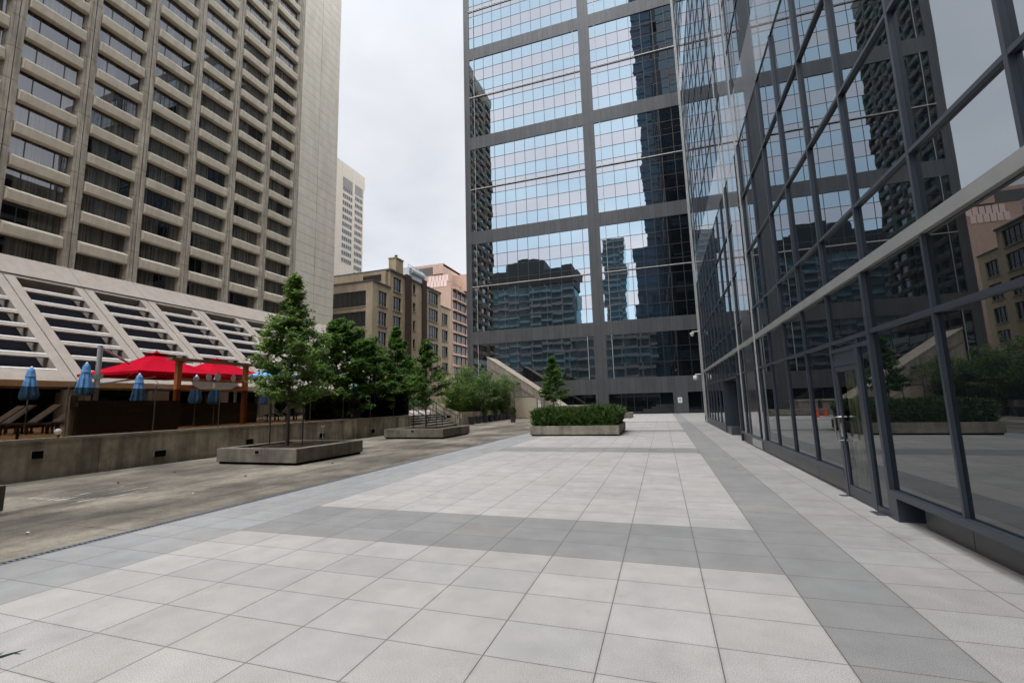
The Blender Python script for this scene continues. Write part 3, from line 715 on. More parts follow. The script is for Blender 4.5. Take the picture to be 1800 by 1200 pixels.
for (a, b, c, d) in ewin:
    m_ = MB(); m_.quad((TX-.28, a, c), (TX-.28, b, c), (TX-.28, b, d), (TX-.28, a, d)); o = m_.build('window', M['g_tan'], tan)
    m_ = MB(); n = max(1, round((b-a)/1.0))
    for i in range(n+1): m_.box(TX-.3, TX-.2, a+(b-a)*i/n-.05, a+(b-a)*i/n+.05, c, d)
    for zz in (c+.03, c+(d-c)*.3, d-.03): m_.box(TX-.3, TX-.205, a, b, zz-.04, zz+.04)
    m_.build('frame', M['mulld'], o); m_ = MB(); m_.box(TX-.2, TX+.12, a-.1, b+.1, c-.16, c-.01); m_.build('window_sill', M['sillst'], o)
for (a, b, c, d) in fwin:
    m_ = MB(); m_.quad((a, 62.8, c), (b, 62.8, c), (b, 62.8, d), (a, 62.8, d)); o = m_.build('window', M['g_tan'], tan)
    m_ = MB()
    for i in range(9): m_.box(a+(b-a)*i/8-.05, a+(b-a)*i/8+.05, 62.74, 62.82, c, d)
    m_.box(a, b, 62.75, 62.83, c+.5, c+.58); m_.build('frame', M['mulld'], o)
    m_ = MB(); m_.box(a-.1, b+.1, 62.38, 62.7, c-.18, c-.02); m_.build('window_sill', M['sillst'], o)
g = MB(); g.box(-75.2, TX+.15, 62.35, 67.75, 22.75, 22.95); g.box(-75.2, TX+.2, 67.4, 87.2, 26.0, 26.3); g.box(-75, TX+.12, 87.2, 92.1, 23.3, 23.5)
g.box(-75, TX-.6, 67.0, 67.4, 25.4, 25.95)
g.build('roof_edge', M['roof'], tan)
g = MB(); g.box(-50.2, -46.4, 66.82, 66.9, 24.0, 25.2); g.build('attic_window', M['g_tan'], tan)
g = MB(); g.box(TX, TX+.35, 72.6, 74.4, 0, 26.6); g.box(TX, TX+.3, 78.9, 80.5, 0, 27.2); g.build('downpipe_casing', M['copper'], tan)
g = MB(); g.box(TX-1.8, TX-.2, 69.8, 72.2, 25.8, 29.0); g.box(TX-1.9, TX-.1, 69.7, 72.3, 29.0, 29.2); ch = g.build('chimney', M['brick'], tan)
g = MB(); g.lathe(TX-1, 71, [(.18, 29.2), (.18, 29.7), (.3, 29.75), (.3, 29.95), (.1, 30)]); g.build('chimney_pot', M['roof'], ch)
g = MB(); g.box(TX-5, TX-3.4, 75.5, 77.5, 26.1, 28.0)
g.box(TX-6.2, TX-3, 79, 86, 26.3, 30.2); g.tube([(TX-3.2, 79.5, 29.6), (TX-3.2, 84.5, 29.6)], .8, 14); g.box(TX-2.8, TX-.8, 74.6, 76.2, 26.2, 27.2)
dct = g.build('roof_duct', M['galv'], tan)
g = MB()
for y in (80, 82, 84, 86): g.box(TX-4, TX-3.9, y-.05, y+.05, 30.2, 31.3)
g.box(TX-4, TX-3.9, 80, 86, 31.2, 31.3); g.box(TX-4, TX-3.9, 80, 86, 30.7, 30.78); g.build('roof_railing', M['galv'], dct)

pk = thing('pink_stone_building', 'pink stone office block with a glazed balcony side behind the tan brick building', 'building', (-55, 112, 0))
g = MB(); g.box(-72, -53.6, 110, 135, 0, 34.4); g.box(-70, -56.4, 111, 130, 34.4, 38.5); g.box(-56.4, -51.0, 117, 130, 34.4, 39.5); g.box(-70, -56.4, 111, 130, 40.8, 41.6); g.box(-59.5, -56.4, 110.6, 130, 38.5, 41.4)
g.build('wall', M['pink'], pk)
g = MB(); g.box(-69.8, -59.5, 110.9, 111, 38.5, 40.8); g.build('louvre_panel', M['roof'], pk)
warm_refl = glass('warm_reflection_glass', (1, .82, .74), 2.4, base=(.35, .22, .18))  # warm reflection painted into the tint and base of these panes
for i in range(6):
    box(-61.0+i*1.05, -60.1+i*1.05, 109.9, 110.0-.02, 34.5, 36.2).build('window', warm_refl, pk); box(-61.0+i*1.05, -60.1+i*1.05, 110.85, 111-.02, 36.4, 38.1).build('window', warm_refl, pk)
for k in range(10):
    z = 3 + k*3.1; box(-53.6, -53.5, 110.4, 134, z+.6, z+2.7).build('window_band', M['g_tan'], pk)
for k in range(11):
    z = 2.6 + k*3.1; box(-53.6, -52.6, 110.2, 134.5, z, z+.35).build('balcony', M['pink'], pk)
for i in range(9): box(-53.5, -53.3, 110.2+i*3, 110.5+i*3, 0, 34.4).build('rib', M['pink'], pk)
g = MB()
for k in range(1): 
    for i in range(8): g.box(-53.8, -53.7, 110+i*3, 110.1+i*3, 34.4, 35.7)
    g.box(-53.8, -53.7, 110, 134, 35.6, 35.7); g.box(-60, -53.7, 110, 110.1, 35.6, 35.7)
g.build('roof_railing', M['sillst'], pk)

fb = thing('far_office_tower', 'sliver of a pale blue office tower behind the pink stone building', 'tower', (-70, 170, 0))
g = MB(); g.box(-90, -71.5, 160, 185, 0, 52); g.build('wall', M['g_far'], fb)
g = MB()
for k in range(17): g.box(-90, -71.4, 159.9, 185, 2+3*k, 2.9+3*k)
g.build('floor_bands', M['slab'], fb)

ws = thing('white_slab_tower', 'distant tall pale concrete slab with two columns of small windows beyond the hotel', 'tower', (-80, 95, 0))
g = MB(); g.box(-100, -80, 86, 106, 0, 64); g.prism([(-80, 106, 64), (-80, 106.5, 66), (-80, 106.5, 69.6), (-80, 86, 69.6), (-80, 86, 64)], (-20, 0, 0)); g.build('wall', M['slab'], ws)
g = MB()
for yy in (96.6, 101.6):
    g.box(-80, -79.9, yy-.15, yy, 0, 69.4)
for k in range(42): g.box(-80, -79.985, 86, 96.4, 6+1.5*k, 6.05+1.5*k)
g.build('panel_ribs', M['hotelblank'], ws)
g = MB(); fr = MB()
for (a, b, lim) in ((96.9, 101.0, 41), (102.1, 105.5, 30)):
    z = lim
    while z < 62:
        g = MB(); g.quad((-79.97, a, z), (-79.97, b, z), (-79.97, b, z+1.15), (-79.97, a, z+1.15)); o = g.build('window', M['g_far'], ws)
        fr = MB(); fr.box(-80, -79.94, a, b, z-.06, z)
        for i in range(6): fr.box(-80, -79.93, a+(b-a)*i/5-.05, a+(b-a)*i/5+.05, z, z+1.15)
        fr.build('frame', M['slab'], o)
        z += 2.05
g = MB(); g.box(-80, -79.95, 96.9, 101, 62.6, 65.4); g.box(-80, -79.95, 102.1, 105.5, 62.6, 65.4); g.build('vent_panel', M['stone'], ws)

# ================================================================ buildings across the street behind the camera (seen in the mirror glass)
def slab_building(name, label, x0, x1, y0, y1, h, floor, wall, gls, edge, top=0):
    t = thing(name, label, 'building', ((x0+x1)/2, y1, 0))
    g = MB(); g.box(x0, x1, y0, y1-.05, 0, h); g.build('wall', gls, t)
    g = MB(); k = 1
    while k*floor < h-top: g.box(x0-.3, x1+.3, y1-.05, y1+.9, k*floor-.9, k*floor+.0); k += 1
    for i in range(int((x1-x0)/6)+1): g.box(x0+i*6-.25, x0+i*6+.25, y1-.05, y1+.3, 0, h-top)
    g.build('balcony', edge, t)
    if top:
        g = MB(); g.box(x0-.4, x1+.4, y0, y1+.5, h-top, h); g.box(x0+(x1-x0)*.4, x0+(x1-x0)*.75, y0+2, y1-3, h, h+5); g.build('roof_storey', wall, t)
    return t
slab_building('balcony_apartment_block', 'wide teal glass apartment block with pale balcony edges and a brown top storey', -78, -31, -80, -60, 56, 3.1, M['stone'], M['g_teal'], M['paleband'], 6.5)
slab_building('slender_apartment_tower', 'slender teal glass apartment tower with pale balcony edges', -23.5, -13.6, -130, -110, 82, 3.1, M['stone'], M['g_teal'], M['paleband'])
slab_building('low_street_block', 'low dark glass street block with pale floor edges', -30, -1, -58, -46, 27, 3.4, M['stone'], M['g_teal'], M['paleband'])
bt = thing('dark_glass_tower', 'very tall dark blue glass tower with grey stone bands across the street', 'tower', (0, -60, 0))
g = MB(); g.box(-6.5, 14, -90, -60, 0, 60); g.box(-1.6, 14, -90, -60.1, 60, 175); g.build('wall', M['g_night'], bt)
g = MB()
for k in range(47): g.box(-6.7 if k*3.7 < 60 else -1.8, 14.2, -60.2, -59.8, k*3.7, k*3.7+.7)
for i in range(14): g.box(-6.5+i*1.5-.08, -6.5+i*1.5+.08, -60.1, -59.7, 0, 60 if i < 4 else 175)
g.build('floor_bands', plain('slate_bands', (.22, .25, .28), .5), bt)

et = thing('grey_office_block', 'plain grey office block beyond the glass buildings to the east', 'building', (60, 60, 0))
g = MB(); g.box(48, 75, 40, 82, 0, 58); g.build('wall', M['stone'], et)
g = MB()
for k in range(17): g.box(47.9, 48.0, 41, 81, 2+3.3*k, 4+3.3*k); g.box(49, 74, 39.9, 40.0, 2+3.3*k, 4+3.3*k)
g.build('window_band', M['g_dark'], et)

# ================================================================ forecourt: walls, planters, stairs
t = thing('retaining_wall', 'long low stained concrete wall under the smoked glass pool fence', 'wall', (-15.9, 10, 0))
g = MB()
for a, b in ((-14, -2.0), (-1.985, 3.6), (3.615, 9.0), (9.015, 14.8), (14.815, 20.6), (20.615, 26.5)): g.box(-16.2, -15.9, a, b, -.1, 1.0)
g.box(-18.2, -16.2, 26.3, 26.5, -.1, 1.0); g.build('wall_panel', M['wallc'], t)
g = MB(); g.box(-16.26, -15.88, -14, 26.52, 1.0, 1.065); g.build('coping', M['coping'], t)
for y, w_, z in ((7.6, .24, .64), (10.72, .36, .33), (14.13, .34, .42), (18.2, .34, .36), (22.3, .34, .30)):
    g = MB(); g.box(-15.9, -15.87, y-w_/2, y+w_/2, z-.10, z+.10); v = g.build('vent', M['dark'], t)
    g = MB(); g.box(-15.9, -15.865, y-w_/2-.02, y+w_/2+.02, z+.10, z+.118); g.box(-15.9, -15.865, y-w_/2-.02, y-w_/2, z-.10, z+.10); g.build('vent_frame', M['wallc'], v)

# smoked glass fence
FE = [-13.1, -10.8, -8.4, -6.0, -3.6, -1.2, 1.2, 3.5, 5.85, 8.21, 10.54, 12.85, 15.2, 17.55, 19.9, 22.25, 24.6, 26.4]
fence = thing('glass_pool_fence', 'smoked brown glass fence panels along the top of the stained concrete wall', 'fence', (-16.05, 10, 1.06))
for a, b in zip(FE[:-1], FE[1:]):
    g = MB(); g.box(-16.052, -16.04, a+.02, b-.02, 1.07, 2.46); g.build('glass_panel', M['smoke'], fence)
g = MB()
for y in FE: g.box(-16.06, -16.035, y-.012, y+.012, 1.06, 2.46)
g.build('post', plain('fence_clamp', (.09, .085, .075), .5), fence)
t = thing('gate_post', 'beige pool gate post with two collars behind the smoked glass', 'post', (-16.5, 8.55, 1.0))
g = MB(); g.tube([(-16.5, 8.55, 1.0), (-16.5, 8.55, 2.1)], .075, 10); g.build('shaft', M['beige'], t)
g = MB(); g.box(-16.6, -16.4, 8.45, 8.65, 1.9, 2.05); g.box(-16.6, -16.4, 8.45, 8.65, 2.08, 2.23); g.build('collar', M['beige'], t)
t = thing('garden_spotlight', 'small white spotlight on the wall top beside the beige gate post', 'lamp', (-15.98, 8.05, 1.06))
g = MB(); g.tube([(-15.98, 8.05, 1.06), (-15.98, 8.05, 1.16)], .03); g.build('stem', M['black'], t)
g = MB(); g.sphere((-15.98, 8.03, 1.22), .085); g.build('head', M['lampglow'], t, smooth=True)

def planter(name, label, x0, x1, y0, y1, h, mat, group='square concrete planters', rim=.3, vent=None):
    t = thing(name, label, 'planter', ((x0+x1)/2, (y0+y1)/2, 0), group)
    g = MB(); z0 = .07
    g.box(x0, x1, y0, y0+rim, z0, h); g.box(x0, x1, y1-rim, y1, z0, h); g.box(x0, x0+rim, y0+rim, y1-rim, z0, h); g.box(x1-rim, x1, y0+rim, y1-rim, z0, h)
    g.build('box', mat, t, bevel=.012)
    g = MB(); g.box(x0+.06, x1-.06, y0+.06, y1-.06, 0, z0); g.build('base', M['dark'], t)
    g = MB(); n = 10
    hh = {}
    for i in range(n+1):
        for j in range(n+1): hh[i, j] = h - .06 + random.uniform(-.03, .035)
    ax, bx, ay, by = x0+rim, x1-rim, y0+rim, y1-rim
    for i in range(n):
        for j in range(n):
            g.quad(*[(ax+(bx-ax)*p/n, ay+(by-ay)*q/n, hh[p, q]) for p, q in ((i, j), (i+1, j), (i+1, j+1), (i, j+1))])
    g.build('soil', M['soil'], t)
    if vent:
        g = MB(); g.box(vent-.13, vent+.13, y0-.012, y0, h-.17, h-.04); v = g.build('vent', M['planterdry'], t)
        g = MB(); g.box(vent-.08, vent+.08, y0-.016, y0-.012, h-.15, h-.06); g.build('vent_grille', M['dark'], v)
    return t
planter('tree_planter', 'square weathered concrete planter with the tall pyramidal tree, nearest along the wall', -13.65, -10.46, 10.95, 14.1, .485, M['planter'], vent=-11.98)
planter('tree_planter', 'square weathered concrete planter with a slim staked tree in front of the stairs', -13.95, -10.52, 20.55, 23.85, .485, M['planter'], vent=-12.25)
planter('tree_planter', 'weathered concrete planter cut off by the left edge of the photo', -14.0, -10.85, 1.6, 4.83, .50, M['planter'])
planter('hedge_planter', 'pale rectangular concrete planter holding the clipped yew hedge on the pavers', -6.45, -2.06, 22.15, 26.2, .49, M['planterdry'], 'rectangular planters on the pavers', rim=.18)
planter('low_planter', 'low pale concrete planter behind the yew hedge planter, nearer the tower', -7.2, -2.82, 43.6, 46.4, .50, M['planterdry'], 'rectangular planters on the pavers')
planter('tree_planter', 'concrete planter with the small conical tree, mostly hidden behind the yew hedge', -10.0, -6.9, 34.4, 37.6, .49, M['planterdry'])

# stairs up to the terrace
t = thing('terrace_stairs', 'broad concrete steps rising to the left beyond the slim staked tree', 'stairs', (-16.8, 30, 0))
g = MB()
for i in range(6): g.box(-18.2, -16.0-.31*i, 26.52, 34.0, .165*i - (0.05 if i == 0 else 0), .165*(i+1)-.04)
g.build('risers', M['riser'], t)
g = MB()
for i in range(6): g.box(-18.2, -16.0-.31*i+.03, 26.53, 33.99, .165*(i+1)-.04, .165*(i+1))
g.build('treads', M['terrace'], t)
for y, lb in ((28.6, 'black sloping handrail nearest the smoked glass fence'), (31.0, 'black sloping handrail in the middle of the steps'), (33.3, 'black sloping handrail beside the planter wall at the far side of the steps')):
    t = thing('handrail', lb, 'handrail', (-16.8, y, 0), 'handrails on the terrace steps')
    g = MB(); g.tube([(-15.75, y, .55), (-15.75, y, .86), (-15.95, y, .90), (-17.95, y, 1.96), (-18.3, y, 1.96)], .038); g.tube([(-15.95, y, .52), (-17.95, y, 1.55)], .022); g.build('rail', M['black'], t)
    for x, z in ((-15.9, 0), (-16.95, .5), (-17.95, .95)):
        g = MB(); g.tube([(x, y, z), (x, y, z + (.88 if x > -16 else .93))], .028); g.build('post', M['black'], t)

t = thing('planter_wall', 'raised concrete planter wall in front of the bamboo, running back to the sloping concrete wedge', 'wall', (-15.9, 40, 0))
g = MB()
for i in range(6): g.box(-16.15, -15.85, 34.02+i*2.08, 34.02+i*2.08+2.06, -.05, 1.03)
g.prism([(-15.85, 33.72, 0), (-15.85, 33.72, 1.03), (-18.4, 33.72, 1.9), (-18.4, 33.72, 0)], (0, .3, 0))
g.build('wall_panel', M['wallc'], t)
g = MB(); g.box(-18.0, -16.15, 34.05, 46.4, .8, .97); g.build('soil', M['soil'], t)
g = MB(); g.box(-16.9, -16.55, 33.69, 33.72, .62, .84); g.build('vent', M['dark'], t)
g = MB(); g.box(-15.85, -15.83, 34.1, 34.3, .55, .95); g.build('notice', M['white'], t)

# the sloping concrete wedge (stair enclosure)
t = thing('stair_wedge', 'warm concrete stair enclosure with a sloping top and a beige double door in its side', 'building', (-13, 48, 0))
WY, WD = 48.0, 3.1
prof = [(-18.9, 0), (-10.3, 0), (-10.3, 1.2), (-18.9, 6.95)]
g = MB(); g.prism([(x, WY+.03, z) for x, z in prof], (0, WD-.03, 0)); g.build('wall', M['wedge'], t)
def slope_z(x): return 1.2 + (-10.3-x)*(6.95-1.2)/8.6
g = MB(); g.prism([(-18.9, WY-.10, 6.95), (-10.3, WY-.10, 1.2), (-10.3, WY-.10, 1.28), (-18.9, WY-.10, 7.06)], (0, WD+.2, 0)); g.build('coping', M['wedgetop'], t)
g = MB()                                        # raised stringer under the coping, in lengths
xs = [-18.85, -15.75, -13.05, -10.95]
for a, b in zip(xs[:-1], xs[1:]):
    a += .03; d = .95
    g.prism([(a, WY-.05, slope_z(a)), (a, WY-.05, slope_z(a)-d), (b, WY-.05, slope_z(b)-d), (b, WY-.05, slope_z(b))], (0, .08, 0))
g.build('stringer', M['wedge'], t)
g = MB()
for x in (-15.75, -13.05, -11.0): g.box(x-.02, x+.02, WY+.0, WY+.035, 0, slope_z(x)-.95)
g.box(-15.7, -13.08, WY+.0, WY+.035, 2.28, 2.33); g.build('panel_joint', M['joint'], t)
g = MB(); g.box(-15.62, -14.78, WY-.015, WY+.03, .06, 2.25); g.box(-14.76, -13.14, WY-.015, WY+.03, .06, 2.25); dd = g.build('double_door', plain('beige_door_paint', (.46, .395, .30), .55), t)
g = MB(); g.box(-14.1, -13.8, WY-.022, WY-.015, 1.34, 1.42); g.build('door_plate', M['greybd'], dd)
for z in (1.62, 1.12):
    g = MB(); g.box(-12.98, -12.66, WY-.02, WY+.03, z, z+.42); v = g.build('notice', M['white'], t)
    g = MB()
    for i in range(4): g.box(-12.93, -12.71-.05*(i % 2), WY-.024, WY-.02, z+.07+i*.08, z+.095+i*.08)
    g.build('printed_lines', M['greybd'], v)
g = MB(); g.tube([(-15.9, WY, 3.98), (-15.1, WY-.35, 3.98)], .03); g.build('lamp_arm', M['mulld'], t)
g = MB(); g.lathe(-15.05, WY-.4, [(.04, 4.0), (.18, 3.9), (.2, 3.72), (.08, 3.66)]); g.build('lamp_shade', M['mulld'], t)
g = MB(); g.box(-10.3, -8.1, WY+.3, WY+WD, 0, 1.14); g.box(-7.75, -6.15, WY+.3, WY+WD, 0, 1.14); lw = g.build('low_wall', M['wedge'], t)
g = MB(); g.box(-10.3, -8.05, WY+.2, WY+WD+.1, 1.14, 1.28); g.box(-7.8, -6.1, WY+.2, WY+WD+.1, 1.14, 1.28); g.build('low_coping', M['wedgetop'], lw)
g = MB()
for a in (-10.9, -10.4): g.tube([(a, WY-.3, 0), (a, WY-.3, 1.3)], .02)
g.tube([(-11.0, WY-.3, 1.3), (-9.9, WY-.3, 1.3)], .02); g.build('guard_rail', M['steel'], t)

# pots
def pot_plant(x, y, label, h=.62, plant=True, seed=0, ph=.55, pr=.26, mat='topi'):
    rd = random.Random(seed)
    t = thing('potted_plant' if plant else 'plant_pot', label, 'pot', (x, y, 0), 'charcoal pots along the bamboo')
    g = MB(); g.lathe(x, y, [(.19, 0), (.30, h-.06), (.325, h-.06), (.325, h), (.285, h), (.27, h-.08)], 16); g.build('pot', M['pot'], t)
    if plant:
        g = MB()
        for _ in range(520):
            a = rd.uniform(0, 6.283); u = rd.random(); zz = h + ph*u; r = pr*math.sin(math.pi*min(1, (.12+.88*u)))**.7*rd.uniform(.7, 1.08)
            c = Vector((x+r*math.cos(a), y+r*math.sin(a), zz)); d = Vector((math.cos(a)*.5, math.sin(a)*.5, 1)).normalized()*rd.uniform(.08, .15)
            s_ = Vector((-math.sin(a), math.cos(a), rd.uniform(-.3, .3)))*.022
            g.poly((c-s_, c+d*.5-s_*1.2, c+d, c+d*.5+s_*1.2, c+s_))
        g.lathe(x, y, [(.05, h-.06), (pr*.7, h+.1), (pr*.75, h+ph*.5), (.03, h+ph*.9)], 10)
        g.build('shrub', M[mat], t)
places = ['first charcoal pot of the row, nearest the steps', 'second charcoal pot of the row from the steps', 'third charcoal pot of the row, with a dark dwarf shrub', 'fourth charcoal pot of the row from the steps', 'fifth charcoal pot of the row, with a rounded dark shrub',
          'sixth charcoal pot of the row from the steps', 'seventh charcoal pot, with a dark shrub near the far end of the row', 'eighth charcoal pot, last but one of the row', 'last charcoal pot of the row, nearest the beige door']
for i, (x, y) in enumerate([(-15.35, 35.2), (-15.45, 36.9), (-15.45, 38.5), (-15.5, 40.0), (-15.5, 41.4), (-15.5, 42.5), (-15.5, 43.6), (-15.5, 44.7), (-15.5, 45.7)]):
    pot_plant(x, y, places[i], plant=i in (2, 4, 6, 7), seed=i, mat='yew')
pot_plant(-12.6, 38.0, 'single charcoal pot with a yellowish dwarf cypress standing alone on the slabs', .64, True, 99, .62, .3)

# traffic cones beyond the hedge planter (only the glass front sees them)
for i, (x, y) in enumerate([(-5.3, 40.0), (-6.5, 42.2)]):
    t = thing('traffic_cone', ['orange traffic cone behind the hedge planter, nearer the hedge', 'orange traffic cone behind the hedge planter, beside the low planter'][i], 'cone', (x, y, 0), 'orange cones')
    g = MB(); g.lathe(x, y, [(.15, .03), (.03, .7)], 14); g.build('cone', M['cone'], t); g = MB(); g.box(x-.19, x+.19, y-.19, y+.19, 0, .03); g.build('base', M['cone'], t)

# ================================================================ pool deck
def closed_parasol(x, y, top, label, base=1.0, low=1.25, seed=0):
    rd = random.Random(seed)
    t = thing('closed_parasol', label, 'parasol', (x, y, base), 'closed blue parasols on the pool deck')
    g = MB(); g.tube([(x, y, base+.06), (x, y, top-.05)], .028); g.build('pole', M['steel'], t)
    g = MB(); g.lathe(x, y, [(.03, top-.08), (.05, top-.02), (.035, top+.03), (.01, top+.06)], 10); g.build('finial', M['white'], t)
    g = MB(); g.lathe(x, y, [(.28, base), (.28, base+.06), (.06, base+.09)], 14); g.build('base', M['brown'], t)
    prof = [(.045, 0), (.11, -.10), (.15, -.32), (.165, -.36), (.14, -.39), (.18, -.6), (.22, -.9), (.255, -low+.1), (.235, -low)]
    rings = []; seg = 32; ph = rd.uniform(0, 6)
    for r, dz in prof:
        k = max(0, min(1, (-dz-.3)/.5)); ring = []
        for i in range(seg):
            a = 2*math.pi*i/seg; f = 1 + .20*k*math.cos(8*a+ph) + .07*k*math.sin(3*a+ph)
            ring.append((x+r*f*math.cos(a), y+r*f*math.sin(a), top+dz + (.05*k*math.cos(8*a+ph+.7) if dz < -1.1 else 0)))
        rings.append(ring)
    g = MB(); g.tube_rings(rings); g.build('canopy', M['bluec'], t)
for i, a in enumerate([(-24, 11.0, 3.6, 'leftmost closed blue parasol, behind the loungers'), (-22, 11.75, 3.72, 'closed blue parasol beside the silver mast of the red parasol'),
                       (-21.0, 13.1, 3.30, 'closed blue parasol under the left half of the front red parasol'), (-20.9, 15.5, 3.35, 'closed blue parasol seen through the timber frame, nearer its left post'),
                       (-20.9, 16.45, 3.3, 'closed blue parasol seen through the timber frame, right of its middle'), (-25.5, 23.6, 3.3, 'closed blue parasol under the open bright blue parasol'), (-26, 33.5, 3.9, 'closed blue parasol just showing through the dark trees')]):
    closed_parasol(*a, seed=i)
def canopy(g, x, y, zr, zp, half, rot=0, vent=True, n=4, droop=.12):
    cs = []
    for k in range(n):
        a = rot + 2*math.pi*k/n; cs.append((x+half*math.cos(a), y+half*math.sin(a)))
    apex = (x, y, zp)
    for k in range(n):
        a, b = cs[k], cs[(k+1) % n]; S = 6
        for s in range(S):
            u0, u1 = s/S, (s+1)/S
            def p(u, v):
                ex = a[0]+(b[0]-a[0])*v; ey = a[1]+(b[1]-a[1])*v
                sag = .10*math.sin(math.pi*u)
                return (x+(ex-x)*u, y+(ey-y)*u, zp+(zr-zp)*u - sag)
            for vv in range(4):
                g.quad(p(u0, vv/4), p(u1, vv/4), p(u1, (vv+1)/4), p(u0, (vv+1)/4))
        g.quad((*a, zr), (*b, zr), (*b, zr-droop), (*a, zr-droop))
    return cs
def big_parasol(x, y, zr, zp, half, mast, label):
    t = thing('cantilever_parasol', label, 'parasol', (x, y, 1.0), 'red cantilever parasols on the pool deck')
    g = MB(); cs = canopy(g, x, y, zr, zp-.12, half, R_(45)); g.build('canopy', M['red'], t)
    g = MB(); canopy(g, x, y, zp-.20, zp-.03, half*.17, R_(45), droop=.03); g.build('vent', M['red'], t)
    mx_, my_ = mast
    g = MB(); g.tube([(mx_, my_, 1.0), (mx_, my_, zp-.25)], .09, 10); g.build('mast', M['galv'], t)
    g = MB(); g.tube([(mx_, my_, zp-.30), (x+(mx_-x)*.5, y+(my_-y)*.5, zr+.38)], .05); g.tube([(mx_, my_, 2.9), (x, y, zr-.1)], .04); g.box(mx_-.12, mx_+.12, my_-.12, my_+.12, 3.1, 3.3); g.build('arm', M['galv'], t)
    for cx, cy in cs + [((cs[k][0]+cs[(k+1) % 4][0])/2, (cs[k][1]+cs[(k+1) % 4][1])/2) for k in range(4)]:
        g = MB(); g.tube([(x, y, zp-.32), (cx, cy, zr-.06)], .016, 6); g.build('rib', M['sillst'], t)
    g = MB(); g.box(mx_-.5, mx_+.5, my_-.5, my_+.5, 1.0, 1.1); g.build('base', M['brown'], t)
big_parasol(-23.3, 15.2, 3.50, 4.72, 2.85, (-21.9, 12.1), 'front red cantilever parasol hung from a silver mast, left of the timber frame')
big_parasol(-24.0, 18.9, 3.62, 4.74, 2.9, (-26.0, 21.9), 'rear red cantilever parasol seen above and through the timber frame')
t = thing('open_parasol', 'open bright blue parasol half hidden by the pyramidal tree', 'parasol', (-21.6, 20.5, 1.0))
g = MB(); canopy(g, -21.6, 20.5, 3.56, 4.15, 1.75, .2, n=8, droop=.1); g.build('canopy', M['blueo'], t)
g = MB(); g.tube([(-21.6, 20.5, 1.0), (-21.6, 20.5, 4.2)], .03); g.build('pole', M['steel'], t)

# timber frame with the painted boards
t = thing('timber_frame', 'orange cedar frame with two rails and grey cut out boards between two posts', 'frame', (-20, 15.7, 1.0))
for y in (14.0, 17.35):
    g = MB(); g.box(-20.1, -19.9, y-.1, y+.1, 1.0, 3.9); g.build('post', M['orange'], t, bevel=.01)
g = MB(); g.box(-20.16, -19.84, 13.6, 17.75, 3.9, 4.02); g.build('top_beam', wood('brown_beam', (.19, .10, .05)), t)
g = MB(); g.box(-20.05, -19.95, 14.1, 17.25, 3.02, 3.15); g.box(-20.05, -19.95, 14.1, 17.25, 2.66, 2.86); g.build('rail', M['orange'], t)
def outline(pts, x, th): 
    g = MB(); g.prism([(x, p, q) for p, q in pts], (th, 0, 0)); return g
g = outline([(14.55, 3.02), (14.7, 2.8), (15.0, 2.68), (15.4, 2.66), (15.5, 2.55), (15.65, 2.66), (16.5, 2.7), (16.75, 2.82), (16.9, 3.02)], -19.94, .03)
bd = g.build('cutout_board', M['greybd'], t)
for y, z, rx, rz in ((14.75, 3.12, .14, .09), (15.35, 3.24, .13, .17), (15.8, 3.27, .14, .20), (16.62, 3.24, .12, .18)):
    g = MB(); n = 18; g.prism([(-19.935, y+rx*math.cos(2*math.pi*k/n), z+rz*math.sin(2*math.pi*k/n)) for k in range(n)], (.03, 0, 0)); g.build('oval_disc', M['greybd'], bd)
g = outline([(15.52, 3.0), (15.64, 2.96), (15.64, 2.78), (15.52, 2.72), (15.56, 2.86)], -19.9, .03); g.build('white_bow', M['white'], bd)
g = MB(); g.tube([(-19.9, 15.3, 2.72), (-19.9, 15.5, 2.78), (-19.9, 15.55, 2.9), (-19.9, 15.4, 3.2)], .015); g.build('cord', M['greybd'], bd)

# bar, screens and store boxes behind the smoked glass
t = thing('screen_wall', 'brown board screen behind the second fence panel', 'screen', (-17.5, 10, 1.0))
g = MB(); g.box(-17.9, -17.8, 9.3, 12.6, 1.02, 2.12); g.build('board', M['barw'], t)
g = MB()
for y in (9.4, 11, 12.5): g.box(-17.88, -17.82, y-.04, y+.04, 1.0, 1.25)
g.build('foot', M['brown'], t)
t = thing('pool_bar', 'dark bar counter under the timber frame', 'bar counter', (-21, 16, 1.0))
g = MB(); g.box(-22.4, -21.6, 14.6, 19.6, 1.0, 2.05); g.build('counter', M['brown'], t); g = MB(); g.box(-23.0, -22.0, 14.5, 19.7, 2.05, 2.11); g.build('counter_top', M['mulld'], t)
t = thing('black_backing', 'plain black sheet behind the fence under the dense trees', 'screen', (-19, 25, 1.0))
g = MB(); g.box(-19.1, -19.0, 20.5, 26.4, 1.0, 2.5); g.build('dark_sheet', M['black'], t)  # plain black sheet filling the dark stretch behind the fence
g = MB()
for y in (20.6, 23.4, 26.3): g.tube([(-19.05, y, 1.0), (-19.05, y, 2.6)], .04)
g.build('post', M['mulld'], t)

